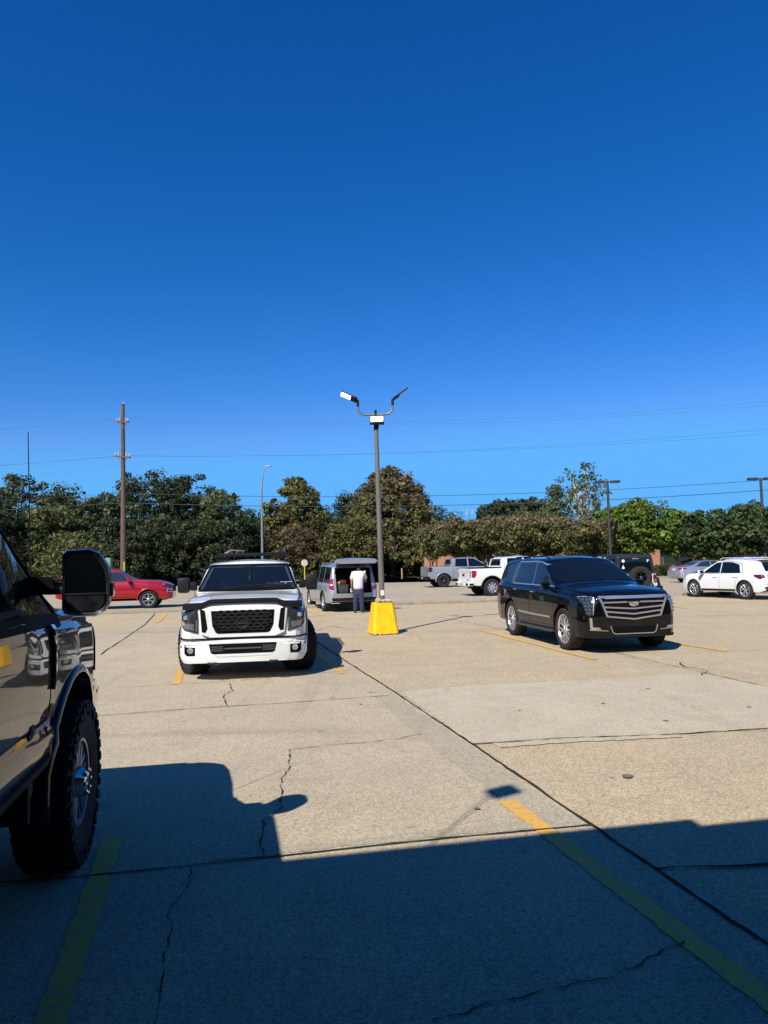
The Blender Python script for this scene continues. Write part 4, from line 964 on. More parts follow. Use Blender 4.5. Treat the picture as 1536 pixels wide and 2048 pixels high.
        bm = bmesh.new(); prism(bm, [(s * y, z) for y, z in ((-.105, -.13), (-.105, -.074), (.118, -.074), (.118, -.12), (.09, -.155), (.05, -.172), (-.05, -.170), (-.085, -.155))], -.080, -.073, 'x'); B('lower_glass', bm, mat('dusty_spot_glass', (.22, .25, .27), .28, 1.0, var=.5, vs=14), e, smooth=False)
        bm = bmesh.new(); strip_box = box(bm, (-.079, s * .006, -.066), (.012, .23, .012), bev=.003); B('glass_divider', bm, M_plastic, e)
        bm = bmesh.new(); box(bm, (-.02, s * .157, -.045), (.10, .022, .085), bev=.008); B('turn_lamp', bm, mat('smoked_clear_lens', (.25, .26, .27), .15, .5, coat=1), e)
        bm = bmesh.new(); prism(bm, [(-.10, .02), (-.10, -.10), (-.30, -.09), (-.36, -.14), (-.42, -.20), (-.42, .035), (-.14, .035)] if False else [(s * a, b) for a, b in ((-.20, .040), (-.36, .05), (-.40, .05), (-.41, -.24), (-.36, -.20), (-.335, -.075), (-.22, -.06), (-.17, -.02))], -.05, .07, 'x')
        ar = B('mirror_arm', bm, mat('deep_black_plastic', (.003, .003, .003), .6, spec=.1), e, smooth=False)
        bm = bmesh.new(); box(bm, (.005, s * -.165, .02), (.05, .15, .022), bev=.005); box(bm, (.005, s * -.165, -.055), (.05, .15, .022), bev=.005); B('telescoping_tube', bm, M_plastic, e)
        bm = bmesh.new(); box(bm, (.02, s * -.165, -.02), (.03, .09, .055), bev=.01); B('spot_lamp', bm, mat('smoked_clear_lens', (.25, .26, .27), .15, .5, coat=1), e)
    return root
def extrue_fix(): return .0015
# ------------------------------------------------------------------ setting
def ground_material(name, c1, c2, c3, stone=70.0, contrast=.5, bump=.35, big=.25, bigs=.35):
    m = bpy.data.materials.new(name); m.use_nodes = True; n = m.node_tree.nodes; l = m.node_tree.links; b = n['Principled BSDF']
    b.inputs['Roughness'].default_value = .9; b.inputs['Specular IOR Level'].default_value = .08
    tc = n.new('ShaderNodeTexCoord'); P = tc.outputs['Object']
    def noise(s, d=6, r=.6, v=P):
        x = n.new('ShaderNodeTexNoise'); x.inputs['Scale'].default_value = s; x.inputs['Detail'].default_value = d; x.inputs['Roughness'].default_value = r; l.new(v, x.inputs['Vector']); return x.outputs['Fac']
    def mixc(f, a, bb, blend='MIX'):
        x = n.new('ShaderNodeMix'); x.data_type = 'RGBA'; x.blend_type = blend
        if isinstance(f, float): x.inputs[0].default_value = f
        else: l.new(f, x.inputs[0])
        for k, v in ((6, a), (7, bb)):
            if isinstance(v, tuple): x.inputs[k].default_value = (*v, 1)
            else: l.new(v, x.inputs[k])
        return x.outputs[2]
    def ramp(f, a, bb, lo=0.0, hi=1.0):
        x = n.new('ShaderNodeMapRange'); x.inputs[1].default_value = a; x.inputs[2].default_value = bb; x.inputs[3].default_value = lo; x.inputs[4].default_value = hi; l.new(f, x.inputs[0]); return x.outputs[0]
    base = mixc(ramp(noise(bigs, 8, .62), .35, .65), c1, c2)
    base = mixc(ramp(noise(1.7, 7, .7), .42, .70, 0, .55), base, c3)
    vo = n.new('ShaderNodeTexVoronoi'); vo.inputs['Scale'].default_value = stone; vo.inputs['Randomness'].default_value = 1; l.new(P, vo.inputs['Vector'])
    sep = n.new('ShaderNodeSeparateColor'); l.new(vo.outputs['Color'], sep.inputs[0])
    dark = ramp(sep.outputs[0], .0, 1.0, 1 - contrast, 1 + contrast)
    sc = n.new('ShaderNodeVectorMath'); sc.operation = 'SCALE'; l.new(base, sc.inputs[0]); l.new(dark, sc.inputs['Scale'])
    warm = mixc(ramp(sep.outputs[1], .6, 1.0, 0, .45), sc.outputs[0], (.42, .27, .14))
    # a few pale pebbles and dark pits
    pale = mixc(ramp(sep.outputs[2], .94, .97), warm, (.52, .50, .45))
    edge = n.new('ShaderNodeTexVoronoi'); edge.feature = 'DISTANCE_TO_EDGE'; edge.inputs['Scale'].default_value = stone; l.new(P, edge.inputs['Vector'])
    pits = ramp(noise(28, 3, .6), .60, .72, 0, .55)
    col = mixc(pits, pale, (.10, .085, .065))
    mp = n.new('ShaderNodeMapping'); mp.inputs['Rotation'].default_value = (0, 0, R(-13)); mp.inputs['Scale'].default_value = (.25, 1.3, 1); l.new(P, mp.inputs['Vector'])
    band = mixc(ramp(noise(.55, 6, .6, mp.outputs[0]), .56, .74, 0, .42), col, (.17, .14, .10))
    mp2 = n.new('ShaderNodeMapping'); mp2.inputs['Rotation'].default_value = (0, 0, R(-13)); mp2.inputs['Scale'].default_value = (2.2, .10, 1); l.new(P, mp2.inputs['Vector'])
    band = mixc(ramp(noise(1.1, 5, .6, mp2.outputs[0]), .58, .75, 0, .28), band, (.16, .13, .10))
    st = mixc(ramp(noise(.9, 10, .75), .58, .78, 0, .38), band, (.13, .11, .08))
    drip = ramp(noise(3.1, 2, .5), .70, .76, 0, .5); st = mixc(drip, st, (.09, .075, .055))
    l.new(st, b.inputs['Base Color'])
    bp = n.new('ShaderNodeBump'); bp.inputs['Strength'].default_value = bump; bp.inputs['Distance'].default_value = .004
    h = n.new('ShaderNodeMath'); h.operation = 'ADD'; l.new(ramp(edge.outputs['Distance'], 0, .25), h.inputs[0]); l.new(sep.outputs[1], h.inputs[1])
    l.new(h.outputs[0], bp.inputs['Height']); l.new(bp.outputs[0], b.inputs['Normal'])
    return m
G_lot = ground_material('exposed_aggregate_concrete', (.485, .382, .240), (.43, .352, .232), (.35, .288, .192), 90, .34)
G_near = ground_material('worn_concrete_slab', (.465, .39, .268), (.415, .352, .245), (.34, .292, .208), 100, .30, big=.3, bigs=.6)
G_patch = ground_material('smooth_patch_concrete', (.50, .435, .310), (.45, .392, .28), (.35, .303, .212), 90, .17, .2)
G_road = ground_material('far_lot_concrete', (.43, .368, .265), (.36, .31, .225), (.26, .225, .165), 40, .15, .1, bigs=.12)
G_kerb = ground_material('kerb_concrete', (.34, .30, .22), (.24, .21, .16), (.15, .13, .10), 60, .2, .4, bigs=1.2)
M_joint = mat('dark_joint', (.035, .030, .022), .95, spec=.1)
def yellow_mat():
    m = bpy.data.materials.new('worn_yellow_line_paint'); m.use_nodes = True; n = m.node_tree.nodes; l = m.node_tree.links; b = n['Principled BSDF']
    b.inputs['Roughness'].default_value = .75
    tc = n.new('ShaderNodeTexCoord'); nz = n.new('ShaderNodeTexNoise'); nz.inputs['Scale'].default_value = 22; nz.inputs['Detail'].default_value = 9; nz.inputs['Roughness'].default_value = .75
    l.new(tc.outputs['Object'], nz.inputs['Vector']); mr = n.new('ShaderNodeMapRange'); mr.inputs[1].default_value = .46; mr.inputs[2].default_value = .64; mr.inputs[3].default_value = .05; l.new(nz.outputs['Fac'], mr.inputs[0])
    mx = n.new('ShaderNodeMix'); mx.data_type = 'RGBA'; mx.inputs[6].default_value = (.70, .37, .035, 1); mx.inputs[7].default_value = (.36, .29, .17, 1); l.new(mr.outputs[0], mx.inputs[0]); l.new(mx.outputs[2], b.inputs['Base Color'])
    return m
M_line = yellow_mat()
def sheet(name, poly, z, m, kind='structure', rough=0):
    if rough:
        q = []; rj = random.Random(8)
        for (a, b), (c, d) in zip(poly, poly[1:] + poly[:1]):
            n = max(1, int(math.hypot(c - a, d - b) / .07))
            for i in range(n): q.append((a + (c - a) * i / n + rj.gauss(0, rough), b + (d - b) * i / n + rj.gauss(0, rough)))
        poly = q
    bm = bmesh.new(); bm.faces.new([bm.verts.new((x, y, z)) for x, y in poly]); bmesh.ops.triangulate(bm, faces=bm.faces)
    for f in bm.faces:
        if f.normal.z < 0: f.normal_flip()
    o = B(name, bm, m, None, smooth=False, recalc=False)
    if kind: o['kind'] = kind
    return o
# one sheet to the horizon
sheet('ground', [(-600, -200), (600, -200), (600, 900), (-600, 900)], 0, G_lot)
def kx(x): return 29.75 + .155 * x        # kerb line
sheet('near_slab', [(-12, -6), (5.2, -6), (1.33, 5.0), (.52, 8.34), (-.78, 13.42), (-3.1, 22.5), (-14, 20.5)], .004, G_near)
sheet('concrete_patch', [(.15, 10.15), (.81, 7.19), (.98, 7.22), (1.9, 7.36), (2.9, 7.42), (3.88, 7.57), (6.2, 7.95), (6.6, 9.2), (5.09, 9.86), (4.77, 10.88), (4.32, 11.04), (2.96, 10.77), (1.1, 10.5)], .008, G_patch, rough=.012)
sheet('far_lot', [(-80, kx(-80) + .3), (80, kx(80) + .3), (80, 60), (30, 57), (4, 60), (-4, 74), (-80, 74)], .004, G_road)
rng = random.Random(3)
def ribbon(name, pts, wd, z=.012, jit=.02, seg=.12, m=None, vary=.5):
    bm = bmesh.new(); P = []
    for (a, b), (c, d) in zip(pts, pts[1:]):
        n = max(1, int(math.hypot(c - a, d - b) / seg))
        for i in range(n): P.append([a + (c - a) * i / n, b + (d - b) * i / n])
    P.append(list(pts[-1])); w0 = 0; last = None
    for i, p in enumerate(P):
        q0, q1 = P[max(i - 1, 0)], P[min(i + 1, len(P) - 1)]; t = Vector((q1[0] - q0[0], q1[1] - q0[1])).normalized(); nn = Vector((-t.y, t.x))
        w0 = w0 * .6 + rng.uniform(-jit, jit); ww = wd * rng.uniform(1 - vary, 1 + vary) / 2
        c = Vector(p) + nn * w0
        r = [bm.verts.new((c.x + nn.x * ww, c.y + nn.y * ww, z)), bm.verts.new((c.x - nn.x * ww, c.y - nn.y * ww, z))]
        if last: bm.faces.new((last[0], last[1], r[1], r[0]))
        last = r
    o = B(name, bm, m or M_joint, None, smooth=False)
    for p in o.data.polygons:
        if p.normal.z < 0: p.flip()
    o['kind'] = 'structure'; return o
J = 'pavement_joint'; K = 'pavement_crack'
ribbon(J, [(-1.75, 17.3), (-.78, 13.42), (.09, 10.12), (.52, 8.34), (.81, 7.19), (1.18, 5.65), (1.33, 5.0), (1.51, 4.29), (1.71, 3.45), (2.6, -.2)], .023, jit=.008, vary=.35)
ribbon(J, [(-6, 3.45), (-2.26, 4.3), (-1.82, 4.36), (-1.44, 4.43), (-.7, 4.59), (.38, 4.82), (1.33, 4.99)], .016, jit=.004, vary=.4)
ribbon(J, [(-3.6, 8.95), (-2.14, 9.34), (-1.4, 9.48), (.02, 9.86)], .014, jit=.008, vary=.7)
ribbon(J, [(-4.4, 10.9), (-2.55, 11.3), (-.62, 12.19), (-.45, 12.22)], .010, jit=.006, vary=.7)
ribbon(J, [(-5.95, 15.19), (-7.51, 22.71), (-8.9, 28.1)], .03, jit=.01)
ribbon(J, [(.81, 7.19), (.98, 7.22), (1.9, 7.36), (2.9, 7.42), (3.88, 7.57), (6.2, 7.95)], .008, jit=.012, vary=.95)
ribbon(J, [(.15, 10.15), (1.1, 10.5), (2.96, 10.77)], .005, jit=.008, vary=.9)
ribbon(J, [(-3.0, 22.6), (1.6, 23.4), (3.2, 17.9), (4.2, 13.9), (5.09, 9.86), (6.4, 4.3)], .012, jit=.01, vary=.6)
ribbon(K, [(1.5, 4.28), (1.66, 4.31), (1.89, 4.30), (2.17, 4.32), (3.2, 4.6)], .022, jit=.012, vary=.6)
ribbon(K, [(-.96, 7.16), (-.90, 6.6), (-.9, 6.2), (-.84, 5.7), (-.81, 5.45), (-.88, 5.2), (-.84, 4.97), (-.79, 4.56)], .009, jit=.015, seg=.05, vary=.9)
ribbon(K, [(-2.41, 11.15), (-2.22, 10.5), (-2.26, 10.1), (-2.06, 9.43)], .013, jit=.016, seg=.06, vary=.9)
ribbon(K, [(-1.21, 4.47), (-1.15, 4.2), (-1.17, 3.9), (-1.1, 3.73), (-1.05, 3.41), (-.98, 3.2), (-.92, 2.8)], .005, jit=.010, seg=.035, vary=.9)
ribbon(K, [(-.96, 7.16), (-.39, 7.34), (.11, 7.46), (.4, 7.7)], .007, jit=.02, seg=.06, vary=.9)
ribbon(K, [(-1.9, 19.5), (-1.55, 20.6), (-1.2, 20.1), (-.9, 19.6)], .02, jit=.05, seg=.1, vary=.8)
ribbon(K, [(4.9, 12.3), (4.75, 11.8), (4.9, 11.3), (4.7, 10.9)], .018, jit=.04, seg=.08, vary=.8)
ribbon(K, [(4.1, 12.1), (4.6, 11.9), (5.3, 11.2)], .008, jit=.02, seg=.08, vary=.8)
ribbon(K, [(.15, 2.95), (.55, 3.12), (.95, 3.22), (1.35, 3.5)], .006, jit=.015, seg=.04, vary=.8)
ribbon(K, [(3.75, 7.5), (4.1, 7.0), (4.6, 6.7)], .010, jit=.02, seg=.06, vary=.8)
def line_strip(pts, wd):
    return ribbon('parking_line', pts, wd, z=.010, jit=.002, seg=.06, m=M_line, vary=.10)
line_strip([(-1.0, 1.55), (-1.37, 3.01), (-1.855, 4.97)], .125)
line_strip([(.865, 5.52), (1.16, 4.35), (1.45, 3.23), (2.0, 1.2)], .125)
line_strip([(-3.22, 11.2), (-3.95, 14.4), (-4.6, 17.1)], .11)
line_strip([(-.74, 11.9), (-1.5, 15.2)], .11)
line_strip([(2.38, 18.5), (3.63, 12.82)], .11)
line_strip([(5.2, 17.3), (6.26, 13.5)], .11)
line_strip([(-7.35, 23.4), (-8.28, 27.4)], .13)
line_strip([(-3.35, 29.0), (-2.16, 24.9)], .13)
line_strip([(8.6, 30.2), (10.1, 24.5)], .11)
# smooth grey bands troweled beside the joints, pale patched chips
G_band = ground_material('smooth_grey_band', (.39, .345, .245), (.35, .31, .225), (.30, .27, .195), 90, .2, .2)
sheet('joint_apron', [(.06, 10.0), (.49, 8.3), (.78, 7.15), (1.14, 5.63), (1.29, 5.0), (.98, 4.94), (.82, 5.6), (.42, 7.1), (.16, 8.25), (-.18, 9.9)], .0075, G_band, rough=.012)
sheet('joint_apron', [(-1.1, 4.54), (.38, 4.86), (1.28, 5.02), (1.24, 5.16), (.36, 4.97), (-1.1, 4.66)], .0070, G_band, rough=.010)
sheet('patched_chip', [(.36, 8.9), (.50, 8.75), (.53, 8.45), (.46, 8.42), (.40, 8.6), (.30, 8.8)], .0095, G_patch, rough=.010)
sheet('patched_chip', [(.20, 9.5), (.30, 9.4), (.36, 9.05), (.26, 9.1)], .0095, G_patch, rough=.010)
sheet('joint_apron', [(1.0, 7.20), (1.9, 7.34), (2.9, 7.40), (2.9, 7.28), (1.9, 7.20), (1.05, 7.05)], .0085, G_patch, rough=.012)
M_wline = mat('worn_white_line', (.50, .48, .43), .85, var=.3, vs=3)
for x0, x1, y0 in ((-14, 6.2, 36.5), (-30, 1, 42.5), (10, 22, 39), (-20, 12, 55)): ribbon('lane_marking', [(x0, y0 + .155 * x0), (x1, y0 + .155 * x1)], .12, z=.011, jit=.004, seg=.5, m=M_wline, vary=.3)
# metal studs and stains on the slab
for i, (x, y, s_) in enumerate([(1.93, 6.05, .05), (2.62, 9.0, .03), (3.0, 8.0, .03), (.62, 5.35, .025), (3.5, 9.9, .03), (1.55, 8.7, .02), (-.35, 9.3, .02), (4.2, 8.6, .03), (3.55, 5.2, .04)]):
    bm = bmesh.new(); n = 9
    bm.faces.new([bm.verts.new((x + s_ * rng.uniform(.7, 1.2) * math.cos(k * 6.283 / n), y + s_ * rng.uniform(.7, 1.2) * math.sin(k * 6.283 / n), .0135)) for k in range(n)])
    o = B('pavement_stain', bm, mat('old_stain', (.16, .125, .085), .8, var=.3, vs=30), None, smooth=False); o['kind'] = 'structure'
M_oil = mat('faint_oil_stain', (.22, .185, .14), .9, var=.25, vs=6)
# kerb
bm = bmesh.new(); xs = [-60, -40, -25, -14, -10.2, -7, -3.4, 1.2, 5, 9, 11.5]; q = []
for i, x in enumerate(xs):
    y = kx(x); d = Vector((-.155, 1)).normalized()
    q.append([bm.verts.new((x + d.x * a, y + d.y * a, z)) for a, z in ((0, -.02), (.0, .10), (.03, .13), (.28, .13), (.32, .10), (.32, -.02))])
for a, b in zip(q, q[1:]):
    for k in range(5): bm.faces.new((a[k], a[k + 1], b[k + 1], b[k]))
bm.faces.new(q[0]); bm.faces.new(q[-1][::-1])
o = B('kerb', bm, G_kerb, None); o['kind'] = 'structure'
bm = bmesh.new(); q = []
for x in (13, 22, 40, 70):
    y = kx(x) - .1
    q.append([bm.verts.new((x, y + a, z)) for a, z in ((0, -.02), (.0, .10), (.03, .13), (.28, .13), (.32, .10), (.32, -.02))])
for a, b in zip(q, q[1:]):
    for k in range(5): bm.faces.new((a[k], a[k + 1], b[k + 1], b[k]))
bm.faces.new(q[0]); bm.faces.new(q[-1][::-1])
o = B('kerb', bm, G_kerb, None); o['kind'] = 'structure'
for x, y, s_, e in ((-6.3, 16.5, 3.2, .5), (-4.2, 19.0, 2.0, .4), (.9, 16.6, .9, .3), (2.0, 13.8, 1.4, .25)): pass
# grass verge in the distance
M_grass = mat('mown_grass', (.075, .11, .025), .95, var=.45, vs=3, bump=1.0, bs=20)
g = sheet('grass_verge', [(-60, 74), (-4, 74), (-3.5, 77.5), (3, 78), (4, 61), (30, 58.2), (70, 62), (120, 240), (-120, 240), (-60, 100)], .05, M_grass)
bm = bmesh.new(); box(bm, (-32, 74, .06), (56, .25, .14)); o = B('verge_kerb', bm, G_kerb, None, smooth=False); o['kind'] = 'structure'
bm = bmesh.new(); box(bm, (22, 58.2, .06), (36, .25, .14), Matrix.Rotation(-.03, 3, 'Z')); o = B('verge_kerb', bm, G_kerb, None, smooth=False); o['kind'] = 'structure'

# ------------------------------------------------------------------ trees
def leaf_mat(name, c, t=.35, var=.55):
    m = bpy.data.materials.new(name); m.use_nodes = True; n = m.node_tree.nodes; l = m.node_tree.links; b = n['Principled BSDF']; out = n['Material Output']
    b.inputs['Roughness'].default_value = .55; b.inputs['Specular IOR Level'].default_value = .3
    ge = n.new('ShaderNodeNewGeometry'); mr = n.new('ShaderNodeMapRange'); mr.inputs[3].default_value = 1 - var; mr.inputs[4].default_value = 1 + var; l.new(ge.outputs['Random Per Island'], mr.inputs[0])
    tc = n.new('ShaderNodeTexCoord'); nz = n.new('ShaderNodeTexNoise'); nz.inputs['Scale'].default_value = .45; nz.inputs['Detail'].default_value = 3; l.new(tc.outputs['Object'], nz.inputs['Vector'])
    hs = n.new('ShaderNodeHueSaturation'); hs.inputs['Color'].default_value = (*c, 1)
    h2 = n.new('ShaderNodeMapRange'); h2.inputs[1].default_value = .3; h2.inputs[2].default_value = .7; h2.inputs[3].default_value = .47; h2.inputs[4].default_value = .53; l.new(nz.outputs['Fac'], h2.inputs[0])
    l.new(h2.outputs[0], hs.inputs['Hue'])
    n2 = n.new('ShaderNodeTexNoise'); n2.inputs['Scale'].default_value = 1.1; n2.inputs['Detail'].default_value = 2; l.new(tc.outputs['Object'], n2.inputs['Vector'])
    v2 = n.new('ShaderNodeMapRange'); v2.inputs[1].default_value = .32; v2.inputs[2].default_value = .68; v2.inputs[3].default_value = .6; v2.inputs[4].default_value = 1.45; l.new(n2.outputs['Fac'], v2.inputs[0])
    mv = n.new('ShaderNodeMath'); mv.operation = 'MULTIPLY'; l.new(mr.outputs[0], mv.inputs[0]); l.new(v2.outputs[0], mv.inputs[1]); l.new(mv.outputs[0], hs.inputs['Value']); l.new(hs.outputs[0], b.inputs['Base Color'])
    tr = n.new('ShaderNodeBsdfTranslucent'); l.new(hs.outputs[0], tr.inputs[0]); mx = n.new('ShaderNodeMixShader'); mx.inputs[0].default_value = t
    l.new(b.outputs[0], mx.inputs[1]); l.new(tr.outputs[0], mx.inputs[2]); l.new(mx.outputs[0], out.inputs[0])
    return m
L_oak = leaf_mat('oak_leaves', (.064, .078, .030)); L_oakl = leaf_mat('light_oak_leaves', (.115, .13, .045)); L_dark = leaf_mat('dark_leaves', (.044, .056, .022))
L_cyp = leaf_mat('olive_cypress_needles', (.125, .118, .034)); L_rust = leaf_mat('rusty_cypress_needles', (.135, .10, .052)); L_myr = leaf_mat('myrtle_leaves', (.135, .14, .045))
L_myrt = leaf_mat('brown_myrtle_seedheads', (.165, .125, .065)); L_bright = leaf_mat('bright_green_leaves', (.10, .16, .022)); L_mid = leaf_mat('mid_green_leaves', (.055, .085, .028)); L_syc = leaf_mat('sycamore_leaves', (.11, .13, .055))
L_hedge = leaf_mat('hedge_leaves', (.045, .065, .02)); L_bronze = leaf_mat('bare_bronze_twigs', (.125, .092, .052))
M_bark = mat('grey_brown_bark', (.10, .075, .055), .9, var=.3, vs=6); M_bark2 = mat('pale_sycamore_bark', (.50, .46, .38), .8, var=.2, vs=5)
def quads_mesh(name, C, N, S, rs):
    """N leaves as small folded quads at centres C with normals N and sizes S"""
    n = len(C); a = rs.normal(size=(n, 3)); u = np.cross(N, a); u /= np.linalg.norm(u, axis=1)[:, None] + 1e-9; v = np.cross(N, u)
    S = S[:, None]; asp = rs.uniform(.5, .9, (n, 1))
    V = np.stack([C - u * S, C - v * S * asp, C + u * S, C + v * S * asp], 1).reshape(-1, 3)
    me = bpy.data.meshes.new(name); me.vertices.add(4 * n); me.vertices.foreach_set('co', V.astype(np.float32).ravel())
    me.loops.add(4 * n); me.loops.foreach_set('vertex_index', np.arange(4 * n, dtype=np.int32)); me.polygons.add(n)
    me.polygons.foreach_set('loop_start', np.arange(0, 4 * n, 4, dtype=np.int32)); me.update(calc_edges=True)
    return me
def crown_points(rs, shape, w, h, nclump, nleaf, cl, fill=.25):
    """clump centres on an uneven crown shell; returns leaf centres and normals, crown spans z 0..h, radius w"""
    d = rs.normal(size=(nclump, 3)); d /= np.linalg.norm(d, axis=1)[:, None]
    lob = 1 + .16 * np.sin(3 * np.arctan2(d[:, 1], d[:, 0]) + rs.uniform(0, 6)) * (1 - abs(d[:, 2])) + rs.normal(0, .07, nclump)
    r = np.where(rs.uniform(size=nclump) < fill, rs.uniform(.35, .85, nclump), rs.uniform(.86, 1.0, nclump)) * lob
    if shape == 'cone':
        t = rs.uniform(0, 1, nclump) ** 1.1; a = rs.uniform(0, 6.283, nclump); rad = w * (1 - t) ** .62 * (.6 + .4 * rs.uniform(size=nclump)) * (1 + .18 * np.sin(a * 4 + t * 9))
        P = np.stack([rad * np.cos(a), rad * np.sin(a), t * h], 1)
    elif shape == 'vase':
        P = d * r[:, None] * np.array([w, w, h * .5]); P[:, 2] += h * .5; P[:, :2] *= (.62 + .38 * np.clip(P[:, 2:3] / (h * .6), 0, 1))
    elif shape == 'box': P = rs.uniform(-1, 1, (nclump, 3)) * np.array([w, .5, h * .5]); P[:, 2] += h * .5
    else:
        P = d * r[:, None] * np.array([w, w, h * .5]); P[:, 2] += h * .5
        low = P[:, 2] < h * .35; P[low, :2] *= 1.05
    k = nleaf; cl_r = cl * rs.uniform(.45, 1.35, nclump)
    if shape != 'box':
        out = rs.uniform(size=nclump) < .16; P[out] = (P[out] - [0, 0, h * .45]) * rs.uniform(1.03, 1.10, (out.sum(), 1)) + [0, 0, h * .45]; cl_r[out] *= .7
    e = rs.normal(size=(nclump, k, 3)); e /= np.linalg.norm(e, axis=2)[:, :, None]; e *= rs.uniform(.25, 1, (nclump, k, 1)) ** .5
    C = P[:, None, :] + e * cl_r[:, None, None] * np.array([1.15, 1.15, .75])
    N = e + rs.normal(0, .45, e.shape) + np.array([0, 0, .35]); N /= np.linalg.norm(N, axis=2)[:, :, None]
    return C.reshape(-1, 3), N.reshape(-1, 3), P
def tree(name, label, x, y, w, h, z0, shape, lm, nclump=120, nleaf=60, leaf=.118, cl=.9, trunk_r=.22, bark=None, seed=1, group=None, top=None, limbs=7, cat='tree', fill=.25, stems=1, limb_out=.75):
    rs = np.random.RandomState(seed); r_ = random.Random(seed)
    root = thing(name, label, cat, (x, y, 0), None, group)
    C, N, P = crown_points(rs, shape, w, h - z0, nclump, int(nleaf * 1.75), cl, fill); C[:, 2] += z0; P[:, 2] += z0
    ok = C[:, 2] > .05; C, N = C[ok], N[ok]
    S = leaf * np.exp(rs.normal(-.05, .38, len(C)))
    me = quads_mesh('crown', C, N, S, rs); o = bpy.data.objects.new('crown', me); COL.objects.link(o); o.parent = root; me.materials.append(lm)
    if top:
        me.materials.append(top); zz = C[:, 2] + rs.normal(0, (h - z0) * .13, len(C)); me.polygons.foreach_set('material_index', (zz > z0 + (h - z0) * .74).astype(np.int32))
    bm = bmesh.new(); bark = bark or M_bark
    for s in range(stems):
        ax = r_.uniform(-.25, .25) * (stems > 1) * 1.6; ay = r_.uniform(-.25, .25) * (stems > 1)
        sp = [(ax * .4, ay * .4, -.1)]; H = z0 + (h - z0) * (.8 if stems == 1 else .7); tx, ty = ax, ay
        for k in range(1, 7):
            tx += r_.uniform(-.12, .12) + ax * .35; ty += r_.uniform(-.12, .12) + ay * .35; sp.append((tx, ty, H * k / 6))
        tr = trunk_r / (1 if stems == 1 else 1.5)
        tube(bm, sp, [tr * (1.15 - .16 * k) for k in range(7)], 7)
        idx = rs.permutation(len(P))[:max(2, limbs // stems)]
        for i in idx:
            p = P[i]; z1 = min(max(z0 * .75, p[2] * .55), H * .8); k = z1 / H * 6; kk = int(k); f = k - kk
            b0 = Vector(sp[kk]).lerp(Vector(sp[min(kk + 1, 6)]), f); e = Vector(p) * limb_out + Vector((0, 0, p[2] * (1 - limb_out)))
            mid = b0.lerp(e, .5) + Vector((r_.uniform(-.2, .2), r_.uniform(-.2, .2), .25))
            tube(bm, [b0, mid, e], [tr * .45, tr * .3, tr * .1], 5)
    B('trunk', bm, bark, root)
    return root
def P_(px, d): return (px - 768) / 1450.0 * d
T = []
